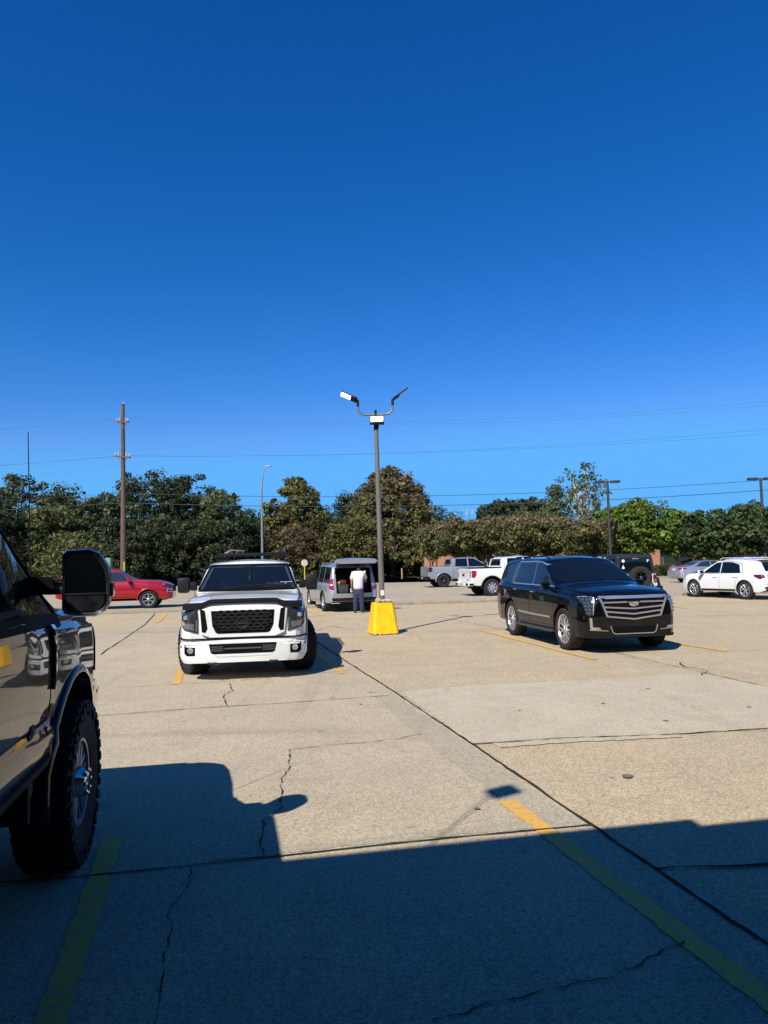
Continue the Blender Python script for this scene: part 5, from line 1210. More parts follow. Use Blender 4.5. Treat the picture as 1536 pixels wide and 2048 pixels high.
# (pixel column is only used to fix the bearing; distance d and heights are metres)
oak = 'trees of the far left wood'
def H_(py, px, d): return 1.8 + (1123 - (px - 768) * .0227 - py) / 1450.0 * d
def row(lst):
    for i, (px, py, hw, d, z0, shape, lm, kw) in enumerate(lst):
        h = H_(py, px, d); w = hw / 1450.0 * d; kw = dict(kw); nm = kw.pop('name', 'oak_tree'); lab = kw.pop('label')
        tree(nm, lab, P_(px, d), d, w, h, z0, shape, lm, seed=100 + i + int(px), **kw)
row([
 (-40, 985, 70, 66, 1.5, 'round', L_dark, dict(label='dark oak at the left frame edge', nclump=150, nleaf=60, trunk_r=.3)),
 (42, 950, 42, 72, 6.5, 'round', L_oak, dict(label='sparse tall oak left of the utility pole with sky showing through its limbs', nclump=42, nleaf=50, cl=.8, fill=.1, trunk_r=.2)),
 (15, 1040, 62, 69, .3, 'round', L_oakl, dict(label='leafy tree above the cab corner of the near black truck', nclump=150, nleaf=60)),
 (105, 1010, 70, 70, .3, 'round', L_oakl, dict(label='sunlit tree directly above the towing mirror of the near black truck', nclump=170, nleaf=60)),
 (140, 972, 58, 77, 3, 'round', L_oak, dict(label='oak rising behind the sunlit tree left of the utility pole', nclump=110, nleaf=60)),
 (205, 990, 62, 73, .5, 'round', L_oak, dict(label='oak just left of the utility pole', nclump=140, nleaf=60)),
 (160, 1075, 60, 66, .2, 'round', L_oakl, dict(label='low bushy tree behind the near black mirror', nclump=110, nleaf=60)),
 (292, 952, 88, 76, 1, 'round', L_oak, dict(label='tallest broad oak just right of the utility pole', nclump=230, nleaf=62, trunk_r=.4)),
 (385, 957, 72, 78, 2, 'round', L_dark, dict(label='dark rounded oak above the red SUV hood', nclump=190, nleaf=62, trunk_r=.4)),
 (330, 1040, 85, 71, .2, 'round', L_dark, dict(label='dark leafy tree standing behind the red SUV', nclump=190, nleaf=62)),
 (440, 985, 42, 75, 2, 'round', L_oakl, dict(label='lighter topped tree above the white truck roof', nclump=90, nleaf=60)),
 (425, 1040, 60, 70, .2, 'round', L_dark, dict(label='dark tree behind the cab of the white truck', nclump=150, nleaf=62)),
 (488, 1030, 40, 80, .2, 'round', L_mid, dict(label='shorter tree between the dark oaks and the slim street light', nclump=90, nleaf=60)),
 (235, 1080, 55, 67, .2, 'round', L_dark, dict(label='low dark tree at the base of the utility pole', nclump=100, nleaf=60)),
 (592, 966, 122, 84, .4, 'cone', L_cyp, dict(name='cypress_tree', label='yellow green conical cypress right of the slim street light', nclump=330, nleaf=60, leaf=.14, cl=.9, trunk_r=.35)),
 (640, 1003, 34, 92, 1, 'round', L_mid, dict(name='broadleaf_tree', label='green tree peeking out right of the yellow green cypress', nclump=80, nleaf=60)),
 (705, 985, 34, 95, 5, 'round', L_dark, dict(name='broadleaf_tree', label='dark lobed treetop left of the double-armed lamp post', nclump=60, nleaf=60)),
 (672, 1035, 45, 86, .3, 'round', L_mid, dict(name='broadleaf_tree', label='green tree between the two cypresses', nclump=110, nleaf=60)),
 (782, 942, 128, 82, 1.6, 'cone', L_cyp, dict(name='cypress_tree', label='large rusty brown cypress behind the double-armed lamp post', nclump=520, nleaf=60, leaf=.14, cl=.95, trunk_r=.45, top=L_rust)),
 (700, 1045, 52, 74, .3, 'round', L_cyp, dict(name='broadleaf_tree', label='olive bushy tree behind the open tailgate', nclump=130, nleaf=60)),
 (862, 1015, 38, 100, 2, 'round', L_dark, dict(name='broadleaf_tree', label='dark treetop right of the rusty cypress', nclump=90, nleaf=60)),
 (906, 1022, 26, 90, 3.5, 'vase', L_syc, dict(name='thin_tree', label='thin half bare tree left of the far mast', nclump=34, nleaf=22, fill=.6, trunk_r=.1)),
 (1000, 998, 40, 120, 6, 'round', L_dark, dict(name='oak_tree', label='distant dark oak above the left half of the myrtle row', nclump=90, nleaf=60, leaf=.2)),
 (1066, 1000, 46, 118, 5, 'round', L_oak, dict(name='oak_tree', label='distant oak left of the pale sycamore', nclump=110, nleaf=60, leaf=.2)),
 (1112, 974, 32, 92, 3, 'cone', L_syc, dict(name='sycamore_tree', label='smaller yellowish sycamore leaning against the tall pale one', nclump=90, nleaf=50)),
 (1168, 930, 46, 88, 5, 'vase', L_syc, dict(name='sycamore_tree', label='tallest pale sycamore with white branching stems', nclump=78, nleaf=18, cl=.8, fill=.3, leaf=.15, bark=M_bark2, trunk_r=.42, limbs=30, stems=3)),
 (1078, 1030, 80, 84, 2.5, 'round', L_syc, dict(name='broadleaf_tree', label='pale leafy tree filling in below the sycamores', nclump=130, nleaf=50)),
])
# crape myrtles: one low round one on the left, a long row on the right
tree('crape_myrtle', 'round brownish crape myrtle behind the white truck mirror', P_(592, 79), 79.5, 3.2, H_(1056, 592, 79), 1.7, 'round', L_bronze, nclump=170, nleaf=46, leaf=.08, cl=.65, trunk_r=.10, stems=3, limbs=18, seed=5)
pxs = [868, 915, 962, 1008, 1056, 1102, 1148, 1194, 1236]; tops = [1052, 1040, 1036, 1034, 1030, 1034, 1036, 1040, 1048]
order = ['leftmost myrtle of the row, beside the rusty cypress', 'myrtle above the grey pickup bed', 'myrtle above the grey pickup cab', 'myrtle above the white pickup cab', 'myrtle above the rear roof of the black SUV', 'myrtle above the middle roof of the black SUV', 'myrtle above the windscreen of the black SUV', 'myrtle left of the nearer double-head lot light', 'rightmost myrtle, beside the bright green tree']
for i, (a, b) in enumerate(zip(pxs, tops)):
    d = 60 + (i % 3) * 1.2
    tree('crape_myrtle', 'brown topped crape ' + order[i], P_(a, d), d, 1.75, H_(b, a, d), 2.0, 'vase', L_myr, nclump=120, nleaf=50, leaf=.085, cl=.55, trunk_r=.09, stems=4, limbs=16, seed=300 + i, group='row of crape myrtles before the brick building', top=L_myrt)
row([
 (1228, 1018, 34, 63, 2.2, 'round', L_bright, dict(name='maple_tree', label='bright green tree beside the nearer double-head lot light', nclump=110, nleaf=55, leaf=.12, cl=.6, trunk_r=.13)),
 (1275, 1006, 36, 61, 1.9, 'round', L_bright, dict(name='maple_tree', label='tallest bright green tree above the off-road vehicle', nclump=130, nleaf=55, leaf=.12, cl=.6, trunk_r=.14)),
 (1320, 1012, 26, 66, 2.4, 'round', L_syc, dict(name='maple_tree', label='thin yellowing tree behind the bright green ones', nclump=50, nleaf=40, leaf=.11, cl=.6, trunk_r=.1)),
 (1350, 1020, 38, 60, 1.9, 'round', L_bright, dict(name='maple_tree', label='bright green tree above the silver sedan', nclump=120, nleaf=55, leaf=.12, cl=.6, trunk_r=.14)),
 (1396, 1030, 36, 58, 1.8, 'round', L_mid, dict(name='maple_tree', label='darker green tree above the sedan windscreen', nclump=120, nleaf=55, leaf=.12, cl=.6, trunk_r=.14)),
 (1445, 1022, 40, 57, 1.7, 'round', L_mid, dict(name='oak_tree', label='dense dark green tree above the white crossover', nclump=140, nleaf=55, leaf=.12, cl=.6, trunk_r=.15)),
 (1502, 1012, 42, 57, 1.8, 'round', L_mid, dict(name='oak_tree', label='dense green tree left of the farther lot light', nclump=150, nleaf=55, leaf=.12, cl=.6, trunk_r=.15)),
 (1560, 1015, 44, 58, 1.8, 'round', L_mid, dict(name='oak_tree', label='green tree cut by the right frame edge', nclump=150, nleaf=55, leaf=.12, cl=.6, trunk_r=.15)),
])
# undergrowth and distant wood behind the gaps
def mass(name, label, xa, xb, y, hh, lm, n, leaf, seed, depth=3, kind='stuff', z0=0):
    rs = np.random.RandomState(seed); x = rs.uniform(xa, xb, n); top = hh * (.8 + .2 * np.sin(x * .9 + seed) + .12 * np.sin(x * 2.3)); C = np.stack([x, y + rs.uniform(-depth, depth, n), z0 + np.clip(rs.uniform(0, 1.05, n), 0, 1.05) * (top - z0)], 1)
    N = rs.normal(size=(n, 3)) + np.array([0, -.6, .5]); N /= np.linalg.norm(N, axis=1)[:, None]
    me = quads_mesh(name, C, N, leaf * rs.uniform(.6, 1.3, n), rs); me.materials.append(lm); o = bpy.data.objects.new(name, me); COL.objects.link(o); o['label'] = label; o['kind'] = kind; o['category'] = 'vegetation'; return o
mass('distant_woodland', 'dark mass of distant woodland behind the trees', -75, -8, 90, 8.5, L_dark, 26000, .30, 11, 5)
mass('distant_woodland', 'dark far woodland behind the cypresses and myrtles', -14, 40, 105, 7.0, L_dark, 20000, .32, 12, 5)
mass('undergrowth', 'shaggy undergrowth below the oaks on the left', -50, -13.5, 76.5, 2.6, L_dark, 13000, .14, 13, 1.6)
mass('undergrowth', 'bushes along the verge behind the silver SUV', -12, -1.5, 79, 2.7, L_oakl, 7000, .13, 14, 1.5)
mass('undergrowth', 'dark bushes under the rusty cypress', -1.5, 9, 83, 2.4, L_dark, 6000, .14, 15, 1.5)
hd = mass('hedge', 'clipped dark green hedge before the brick building', 19.5, 28.5, 59.6, 1.35, L_hedge, 9000, .07, 16, .5, kind='thing'); hd['category'] = 'hedge'
# fallen pale branch and brush pile on the left verge
bm = bmesh.new(); tube(bm, [(-19.5, 73.2, .3), (-19.0, 73.2, 1.0), (-18.4, 73.2, 1.6), (-18.1, 73.2, 2.0)], [.09, .08, .05, .02], 6); tube(bm, [(-19.8, 73.2, .25), (-19.0, 73.2, .55), (-18.2, 73.2, .35)], [.08, .07, .03], 6)
tag(B('fallen_branch', bm, M_bark2), 'pale broken branches lying at the edge of the left wood', 'branch')

# ------------------------------------------------------------------ buildings
def brick_mat():
    m = bpy.data.materials.new('orange_brick'); m.use_nodes = True; n = m.node_tree.nodes; l = m.node_tree.links; b = n['Principled BSDF']; b.inputs['Roughness'].default_value = .85
    tc = n.new('ShaderNodeTexCoord'); mp = n.new('ShaderNodeMapping'); mp.inputs['Rotation'].default_value = (R(90), 0, 0); br = n.new('ShaderNodeTexBrick'); br.inputs['Scale'].default_value = 5
    br.inputs['Color1'].default_value = (.42, .17, .085, 1); br.inputs['Color2'].default_value = (.36, .13, .07, 1); br.inputs['Mortar'].default_value = (.36, .27, .20, 1)
    l.new(tc.outputs['Object'], mp.inputs['Vector']); l.new(mp.outputs[0], br.inputs['Vector']); l.new(br.outputs[0], b.inputs['Base Color']); return m
M_brick = brick_mat(); M_cream = mat('cream_trim', (.62, .56, .46), .7); M_bglass = mat('dark_storefront_glass', (.012, .018, .018), .06, spec=.6); M_roofg = mat('grey_green_roof', (.16, .20, .18), .7)
bl = thing('brick_building', 'long low orange brick building with dark windows behind the right-hand trees', 'building', (30, 74, 0))
bm = bmesh.new(); box(bm, (0, 6, 2.1), (52, 12, 4.2)); B('wall', bm, M_brick, bl, smooth=False)
bm = bmesh.new(); box(bm, (0, 6, 4.33), (52.8, 12.8, .26)); B('roof', bm, M_cream, bl, smooth=False)
bm = bmesh.new(); prism(bm, [(-1.2, 3.0), (14, 3.0), (14, 3.25), (12, 4.6), (.8, 4.6), (-1.2, 3.25)], -1.4, -.05); B('canopy_roof', bm, M_roofg, bl, smooth=False)
for x0, x1, z0_, z1 in ((-2, 1.2, .9, 2.9), (2.6, 8.2, .5, 2.95), (9.0, 13.6, .5, 2.95), (15, 19, .9, 2.9), (-10, -8, 1.0, 2.6)):
    bm = bmesh.new(); box(bm, ((x0 + x1) / 2, -.02, (z0_ + z1) / 2), (x1 - x0, .08, z1 - z0_)); wd_ = B('window', bm, M_bglass, bl, smooth=False)
    bm = bmesh.new(); n = max(2, int((x1 - x0) / 1.3))
    for i in range(n + 1): box(bm, (x0 + (x1 - x0) * i / n, -.07, (z0_ + z1) / 2), (.07, .06, z1 - z0_ + .08))
    for z in (z0_, z1): box(bm, ((x0 + x1) / 2, -.072, z), (x1 - x0, .055, .07))
    B('window_frame', bm, mat('dark_bronze_frame', (.10, .10, .09), .5, .5), wd_, smooth=False)
for x in (-17.6, -5.0, -12.8):
    bm = bmesh.new(); box(bm, (x, -.15, 2.05), (.34, .25, 4.1)); box(bm, (x, -.15, .2), (.5, .35, .4)); B('pilaster', bm, M_cream, bl, smooth=False)
bm = bmesh.new(); box(bm, (2.0, -3.0, .55), (1.6, .5, 1.1)); box(bm, (2.0, -3.0, 1.14), (1.75, .62, .10)); B('brick_pier', bm, M_brick, bl, smooth=False)

# the shop the photographer stands against: wall, canopy whose shade covers the foreground
st = thing('storefront_canopy', 'shop front and flat canopy whose shade falls across the foreground', 'building', (0, 0, 0)); st.rotation_euler = (0, 0, R(11.3))
M_stucco = mat('darkened_unseen_wall', (.12, .085, .06), .9, var=.1, vs=2); M_soff = mat('darkened_unseen_soffit', (.03, .028, .026), .9)  # unseen wall and soffit, toned dark to deepen the foreground shade
bm = bmesh.new(); box(bm, (2, -6.2, 2.2), (44, 6, 4.4)); B('wall', bm, M_stucco, st, smooth=False)
bm = bmesh.new(); box(bm, (2, -1.05, 3.93), (44, 4.34, .54)); box(bm, (-10.1, 1.17, 3.93), (20.6, .10, .60)); cn = B('canopy', bm, M_soff, st, smooth=False)
bm = bmesh.new(); tube(bm, [(-1.90, .9, 4.2), (-1.90, .9, 5.9)], .008, 8); box(bm, (-1.94, .75, 5.92), (.26, .20, .08), Matrix.Rotation(.35, 3, 'Z') @ Matrix.Rotation(.3, 3, 'X'), bev=.03); B('canopy_lamp', bm, M_plastic, st)
for x in (-6, 7.5, 14):
    bm = bmesh.new(); box(bm, (x, -3.16, 1.3), (2.2, .08, 2.2)); B('window', bm, M_bglass, st, smooth=False)

# ------------------------------------------------------------------ double-armed lamp post on its yellow base
M_pole = mat('taupe_painted_steel', (.17, .145, .12), .45, .2, var=.12, vs=3)
lp = thing('lamp_post', 'tall taupe lamp post with two curved arms and a white-faced floodlight', 'lamp post', (-.09, 18.3, 0)); lp.rotation_euler = (0, R(-.7), 0)
bm = bmesh.new(); tube(bm, [(0, 0, .6), (0, 0, 3), (0, 0, 5.42)], [.072, .064, .052], 16); B('pole', bm, M_pole, lp)
bm = bmesh.new(); tube(bm, [(0, 0, 5.15), (0, 0, 5.27)], .062, 14); tube(bm, [(0, 0, 5.27), (0, 0, 5.66)], .032, 12); box(bm, (.05, -.02, 5.24), (.05, .05, .06), bev=.01); B('pole_top', bm, M_plastic, lp)
bm = bmesh.new(); arc = [(-.44, 5.70), (-.435, 5.78)]
def armpts(s): return [(s * .0, 0, 5.545), (s * .25, 0, 5.545), (s * .33, 0, 5.56), (s * .39, 0, 5.60), (s * .43, 0, 5.66), (s * .445, 0, 5.74), (s * .445, 0, 5.87)]
for s in (-1, 1):
    bm = bmesh.new(); tube(bm, armpts(s), .027, 10); a_ = B('arm', bm, M_pole, lp)
    bm = bmesh.new(); tube(bm, [(s * .445, 0, 5.77), (s * .445, 0, 5.90)], .034, 10); tube(bm, [(s * .445, -.03, 5.90), (s * .445, .03, 5.90)], .035, 10); B('knuckle', bm, M_plastic, a_)
M_emissive = mat('emissive_led_panel', (.9, .95, 1.0), .4, emit=(.92, .97, 1.0), es=1.6)  # white lamp panel with a weak emission of its own
hd1 = bpy.data.objects.new('lamp_head', None); COL.objects.link(hd1); hd1.parent = lp; hd1.location = (-.44, 0, 5.97); hd1.rotation_euler = Matrix.Rotation(R(28), 3, 'Y').to_4x4().to_euler()
hd1.matrix_local = Matrix.Translation((-.44, 0, 5.92)) @ Matrix.Rotation(R(25), 4, 'Y') @ Matrix.Rotation(R(-27), 4, 'X') @ Matrix.Diagonal((.80, .80, .80, 1))
bm = bmesh.new(); box(bm, (-.14, 0, 0), (.22, .22, .07), bev=.015); box(bm, (-.42, 0, .012), (.38, .24, .035), bev=.012); box(bm, (-.02, 0, 0), (.08, .06, .05), bev=.01); B('lamp_housing', bm, M_plastic, hd1)
bm = bmesh.new(); box(bm, (-.42, 0, -.010), (.34, .20, .012)); B('led_panel', bm, M_emissive, hd1, smooth=False)
hd2 = bpy.data.objects.new('lamp_head', None); COL.objects.link(hd2); hd2.parent = lp
hd2.matrix_local = Matrix.Translation((.45, 0, 5.92)) @ Matrix.Rotation(R(-34), 4, 'Y') @ Matrix.Diagonal((.80, .80, .80, 1))
bm = bmesh.new(); box(bm, (.14, 0, 0), (.22, .22, .07), bev=.015); box(bm, (.42, 0, .012), (.38, .24, .035), bev=.012); box(bm, (.02, 0, 0), (.08, .06, .05), bev=.01); B('lamp_housing', bm, M_plastic, hd2)
bm = bmesh.new(); box(bm, (.42, 0, -.008), (.34, .20, .012)); B('led_panel', bm, mat('unlit_led_panel', (.5, .5, .48), .3), hd2, smooth=False)
fl = bpy.data.objects.new('floodlight', None); COL.objects.link(fl); fl.parent = lp; fl.matrix_local = Matrix.Translation((.03, -.13, 5.38)) @ Matrix.Rotation(R(-22), 4, 'X') @ Matrix.Rotation(R(2), 4, 'Y')
bm = bmesh.new(); box(bm, (0, .02, 0), (.36, .07, .22), bev=.012); B('lamp_housing', bm, M_plastic, fl)
bm = bmesh.new(); box(bm, (0, -.017, .025), (.31, .008, .145)); B('led_panel', bm, M_emissive, fl, smooth=False)
bm = bmesh.new(); box(bm, (0, -.018, -.078), (.30, .01, .03), bev=.004); B('lamp_trim', bm, M_lampd, fl)
bm = bmesh.new(); box(bm, (.0, -.062, 0), (.09, .012, .13)); o = B('pole_label', bm, mat('faded_label', (.6, .58, .52), .7, var=.2, vs=30), lp, smooth=False); o.location = (.015, -.005, 1.02)
# yellow concrete base, a frustum with chamfered corners
bs = thing('yellow_lamp_base', 'yellow painted concrete block tapering up around the lamp post', 'lamp base', (-.09, 18.3, 0)); bs.rotation_euler = (0, 0, R(14))
bm = bmesh.new(); rr_ = random.Random(4); rings = []
NZ = 12
for iz in range(NZ + 1):
    t = iz / NZ; hw = .335 - .092 * t; c = .05 + .01 * t; zz = -.01 + .79 * t; ring = []
    base = [(hw, -hw + c), (hw, hw - c), (hw - c, hw), (-hw + c, hw), (-hw, hw - c), (-hw, -hw + c), (-hw + c, -hw), (hw - c, -hw)]
    for (a, b), (c2, d2) in zip(base, base[1:] + base[:1]):
        n = 6 if math.hypot(c2 - a, d2 - b) > .2 else 1
        for k in range(n): ring.append(bm.verts.new((a + (c2 - a) * k / n + rr_.gauss(0, .002), b + (d2 - b) * k / n + rr_.gauss(0, .002), zz + (rr_.gauss(0, .008) if iz == NZ else 0))))
    rings.append(ring)
for a, b in zip(rings, rings[1:]):
    for k in range(len(a)): bm.faces.new((a[k], a[(k + 1) % len(a)], b[(k + 1) % len(a)], b[k]))
bm.faces.new(rings[-1])
M_yel = mat('thick_yellow_paint', (.93, .49, .003), .5, var=.16, vs=5, bump=.4, bs=14)
# chipped paint near the ground and along the edges
n = M_yel.node_tree.nodes; l = M_yel.node_tree.links; tc = n.new('ShaderNodeTexCoord'); sp = n.new('ShaderNodeSeparateXYZ'); l.new(tc.outputs['Object'], sp.inputs[0])
nz = n.new('ShaderNodeTexNoise'); nz.inputs['Scale'].default_value = 13; nz.inputs['Detail'].default_value = 8; nz.inputs['Roughness'].default_value = .7; l.new(tc.outputs['Object'], nz.inputs['Vector'])
ma = n.new('ShaderNodeMath'); ma.operation = 'MULTIPLY_ADD'; ma.inputs[1].default_value = -.16; ma.inputs[2].default_value = .105; l.new(nz.outputs['Fac'], ma.inputs[0])
lt0 = n.new('ShaderNodeMath'); lt0.operation = 'LESS_THAN'; l.new(sp.outputs[2], lt0.inputs[0]); l.new(ma.outputs[0], lt0.inputs[1])
nz3 = n.new('ShaderNodeTexNoise'); nz3.inputs['Scale'].default_value = 21; nz3.inputs['Detail'].default_value = 6; mp3 = n.new('ShaderNodeMapping'); mp3.inputs['Scale'].default_value = (1, 1, .45); l.new(tc.outputs['Object'], mp3.inputs[0]); l.new(mp3.outputs[0], nz3.inputs['Vector'])
sc3 = n.new('ShaderNodeMapRange'); sc3.inputs[1].default_value = .66; sc3.inputs[2].default_value = .71; sc3.inputs[4].default_value = .75; l.new(nz3.outputs['Fac'], sc3.inputs[0])
lt = n.new('ShaderNodeMath'); lt.operation = 'MAXIMUM'; l.new(lt0.outputs[0], lt.inputs[0]); l.new(sc3.outputs[0], lt.inputs[1])
old = b_in = n['Principled BSDF'].inputs['Base Color'].links[0].from_socket
mx = n.new('ShaderNodeMix'); mx.data_type = 'RGBA'; mx.inputs[7].default_value = (.07, .055, .04, 1); l.new(lt.outputs[0], mx.inputs[0]); l.new(old, mx.inputs[6]); l.new(mx.outputs[2], n['Principled BSDF'].inputs['Base Color'])
B('concrete_block', bm, M_yel, bs, ang=30)
def rock(x, y, z, s, seed, lab):
    bm = bmesh.new(); bmesh.ops.create_icosphere(bm, subdivisions=2, radius=1); r_ = random.Random(seed)
    for v in bm.verts: v.co = Vector((v.co.x * s[0], v.co.y * s[1], v.co.z * s[2])) * r_.uniform(.78, 1.12)
    o = B('concrete_chunk', bm, mat('broken_concrete', (.42, .38, .30), .9, var=.3, vs=15), None, smooth=False); o.location = (x, y, z); tag(o, lab, 'rubble', 'broken concrete lying on the yellow base')
rock(.01, 18.15, .825, (.155, .10, .045), 2, 'larger flat chunk of broken concrete on the right of the yellow base top')
rock(-.20, 18.18, .84, (.075, .07, .06), 3, 'smaller chunk of broken concrete left of the pole on the yellow base')

# ------------------------------------------------------------------ poles, wires, lights, signs
M_wood = mat('weathered_pole_wood', (.115, .075, .05), .9, var=.3, vs=3); M_steel = mat('galvanised_steel', (.30, .31, .31), .45, .6); M_bronze = mat('dark_bronze_pole', (.05, .045, .042), .5, .3)
M_ins = mat('insulator_grey', (.5, .52, .52), .3); M_wire = mat('black_cable', (.03, .035, .045), .6)
LX, LY = -18.75, 52.0
def utility(x, y, main=True):
    u = thing('utility_pole', 'tall brown wooden utility pole with two angled crossarms', 'utility pole', (x, y, 0))
    bm = bmesh.new(); tube(bm, [(0, 0, -.1), (.0, 0, 6), (-.05, 0, 13.65)], [.20, .175, .13], 12); B('pole', bm, M_wood, u)
    for z, hl in ((12.3, .55), (9.75, .72)):
        bm = bmesh.new(); rot = Matrix.Rotation(R(-38), 3, 'Z'); box(bm, (0, -.2, z), (2 * hl * 1.35, .11, .13), rot @ Matrix.Rotation(R(9), 3, 'Y')); ca = B('crossarm', bm, M_wood, u, smooth=False)
        bm = bmesh.new(); v = rot @ Vector((hl * .8, 0, 0))
        for s in (-1, 1): tube(bm, [(v.x * s, v.y * s - .2, z - s * .1), (0, -.2, z - .75)], .018, 5)
        B('arm_brace', bm, M_wood, ca)
        for s in (-1.25, -.7, .7, 1.25):
            bm = bmesh.new(); p = rot @ Vector((hl * s, 0, 0)); lathe_z(bm, [(.0, .03), (.08, .05), (.14, .03), (.2, .045), (.24, .001)], (p.x, p.y - .2, z + .06 - s * hl * .16)); B('insulator', bm, M_ins, ca)
    bm = bmesh.new(); lathe_z(bm, [(0, .03), (.1, .05), (.18, .001)], (0, 0, 13.62)); B('top_insulator', bm, M_ins, u)
    bm = bmesh.new(); box(bm, (-.02, -.24, 1.2), (.34, .2, .6), bev=.02); B('meter_box', bm, mat('faded_red_box', (.12, .06, .05), .7), u)
    return u
def lathe_z(bm, prof, c, seg=8):
    rings = []
    for z, r in prof: rings.append([bm.verts.new((c[0] + r * math.cos(6.2832 * k / seg), c[1] + r * math.sin(6.2832 * k / seg), c[2] + z)) for k in range(seg)])
    for a, b in zip(rings, rings[1:]):
        for k in range(seg): bm.faces.new((a[k], a[(k + 1) % seg], b[(k + 1) % seg], b[k]))
utility(LX, LY)
def wire(lab, a, b, sag, r, n=26):
    bm = bmesh.new(); a = Vector(a); b = Vector(b); tube(bm, [a.lerp(b, t) - Vector((0, 0, sag * 4 * t * (1 - t))) for t in np.linspace(0, 1, n)], r, 5)
    tag(B('overhead_wire', bm, M_wire), lab, 'wire', 'overhead wires strung along the utility line')
RX, RY, QX, QY = 38, 50, -75, 58
rel = [('uppermost overhead wire right of the utility pole', 12.6, 13.3, 1.2, .004, 0), ('second overhead wire from the top, right of the utility pole', 12.35, 12.9, 1.2, .004, -.5),
       ('overhead wire from the left end of the lower crossarm to the right', 9.95, 10.9, .8, .006, .6), ('overhead wire from the right end of the lower crossarm to the right', 9.75, 11.2, .9, .006, -.6),
       ('upper thick cable crossing the trees right of the utility pole', 7.15, 7.6, 1.0, .018, 0), ('lower thick cable crossing the trees right of the utility pole', 6.45, 6.9, 1.0, .022, 0)]
for lab, za, zb_, sg, r, dy in rel: wire(lab, (LX, LY + dy, za), (RX, RY + dy, zb_), sg, r)
for lab, za, zb_, sg, r, dy in [('uppermost overhead wire left of the utility pole', 12.6, 13.0, .9, .006, 0), ('overhead wire at the lower crossarm left of the utility pole', 9.95, 10.2, .7, .006, .6),
    ('second wire at the lower crossarm left of the utility pole', 9.75, 9.9, .7, .006, -.6), ('lower thick cable crossing the trees left of the utility pole', 6.45, 6.9, .6, .022, 0), ('upper thick cable ending at the utility pole from the left', 7.15, 7.4, .5, .012, 0)]:
    wire(lab, (LX, LY + dy, za), (QX, QY + dy, zb_), sg, r)
gw = thing('guy_wire', 'thin guy wire with yellow sleeve right of the utility pole', 'guy wire', (-18.3, 51, 0))
bm = bmesh.new(); tube(bm, [(0, 0, 0), (-.42, 1.0, 9.0)], .012, 5); B('cable', bm, M_wire, gw)
bm = bmesh.new(); tube(bm, [(0, 0, .1), (-.1, .24, 2.2)], .05, 6); B('sleeve', bm, mat('faded_yellow_plastic', (.45, .38, .06), .6), gw)
bm = bmesh.new(); box(bm, (-19.6, 51.5, 1.25), (.42, .4, 2.5), bev=.05); tag(B('utility_cabinet', bm, mat('pale_green_metal', (.10, .24, .13), .6)), 'pale green utility cabinet just left of the wooden pole', 'cabinet')
def lotlight(px, d, h, lab):
    u = thing('parking_lot_light', lab, 'lamp post', (P_(px, d), d, 0), None, 'double-head lot lights on the right')
    bm = bmesh.new(); tube(bm, [(0, 0, 0), (0, 0, h)], [.13, .10], 8); B('pole', bm, M_bronze, u)
    for s in (-1, 1):
        bm = bmesh.new(); box(bm, (s * .62, 0, h - .05), (.72, .42, .20), bev=.04); box(bm, (s * .18, 0, h - .04), (.26, .08, .08)); B('lamp_head', bm, M_bronze, u)
lotlight(1218, 58, H_(962, 1218, 58), 'double-head lot light rising above the bright green trees, the left one of two')
lotlight(1526, 56, H_(956, 1526, 56), 'double-head lot light at the right frame edge')
sl_ = thing('street_light', 'slim grey street light with short curved arm behind the white truck', 'street light', (P_(523, 60), 60, 0))
hh = H_(932, 526, 60)
bm = bmesh.new(); tube(bm, [(0, 0, 0), (0, 0, hh - 2.2), (.1, 0, hh - 1.0), (.22, 0, hh - .3), (.38, 0, hh - .06)], [.11, .08, .06, .045, .04], 8); B('pole', bm, M_steel, sl_)
bm = bmesh.new(); box(bm, (.62, 0, hh), (.50, .22, .10), Matrix.Rotation(R(-8), 3, 'Y'), bev=.03); B('lamp_head', bm, M_steel, sl_)
ss = thing('traffic_sign', 'back of a small octagonal road sign on a yellow post', 'road sign', (P_(607, 76), 76, 0))
bm = bmesh.new(); box(bm, (0, 0, .85), (.09, .09, 1.7)); B('post', bm, mat('yellow_post_paint', (.62, .45, .04), .6), ss)
bm = bmesh.new(); prism(bm, [(.37 * math.cos(R(22.5 + 45 * k)), 1.85 + .37 * math.sin(R(22.5 + 45 * k))) for k in range(8)], -.06, -.045); B('sign_plate', bm, mat('bare_aluminium', (.50, .46, .38), .6), ss, smooth=False)
bm = bmesh.new(); tube(bm, [(-7.4, 76.2, .5), (-3.8, 76.2, .5)], .06, 6)
for x in (-7.2, -5.6, -4.0): tube(bm, [(x, 76.2, 0), (x, 76.2, .5)], .05, 6)
tag(B('guard_rail', bm, mat('yellow_post_paint', (.62, .45, .04), .6)), 'low yellow rail between the road sign and the silver SUV', 'rail')
bm = bmesh.new(); tube(bm, [(P_(801, 72), 72, 0), (P_(801, 72), 72, 1.1)], .07, 8); tag(B('marker_post', bm, mat('pale_marker', (.45, .28, .18), .7)), 'short pale marker post under the rusty cypress', 'post')
ms = thing('antenna_mast', 'tiny white antenna mast above the myrtle row', 'mast', (P_(939, 160), 160, 0))
bm = bmesh.new(); tube(bm, [(0, 0, 0), (0, 0, 12.5)], .15, 6); B('mast', bm, M_steel, ms)
bm = bmesh.new()
for a in (-.6, 0, .6): box(bm, (a, 0, 12.3), (.22, .2, 1.0))
B('antenna_panel', bm, mat('pale_panel', (.35, .37, .40), .6), ms, smooth=False)

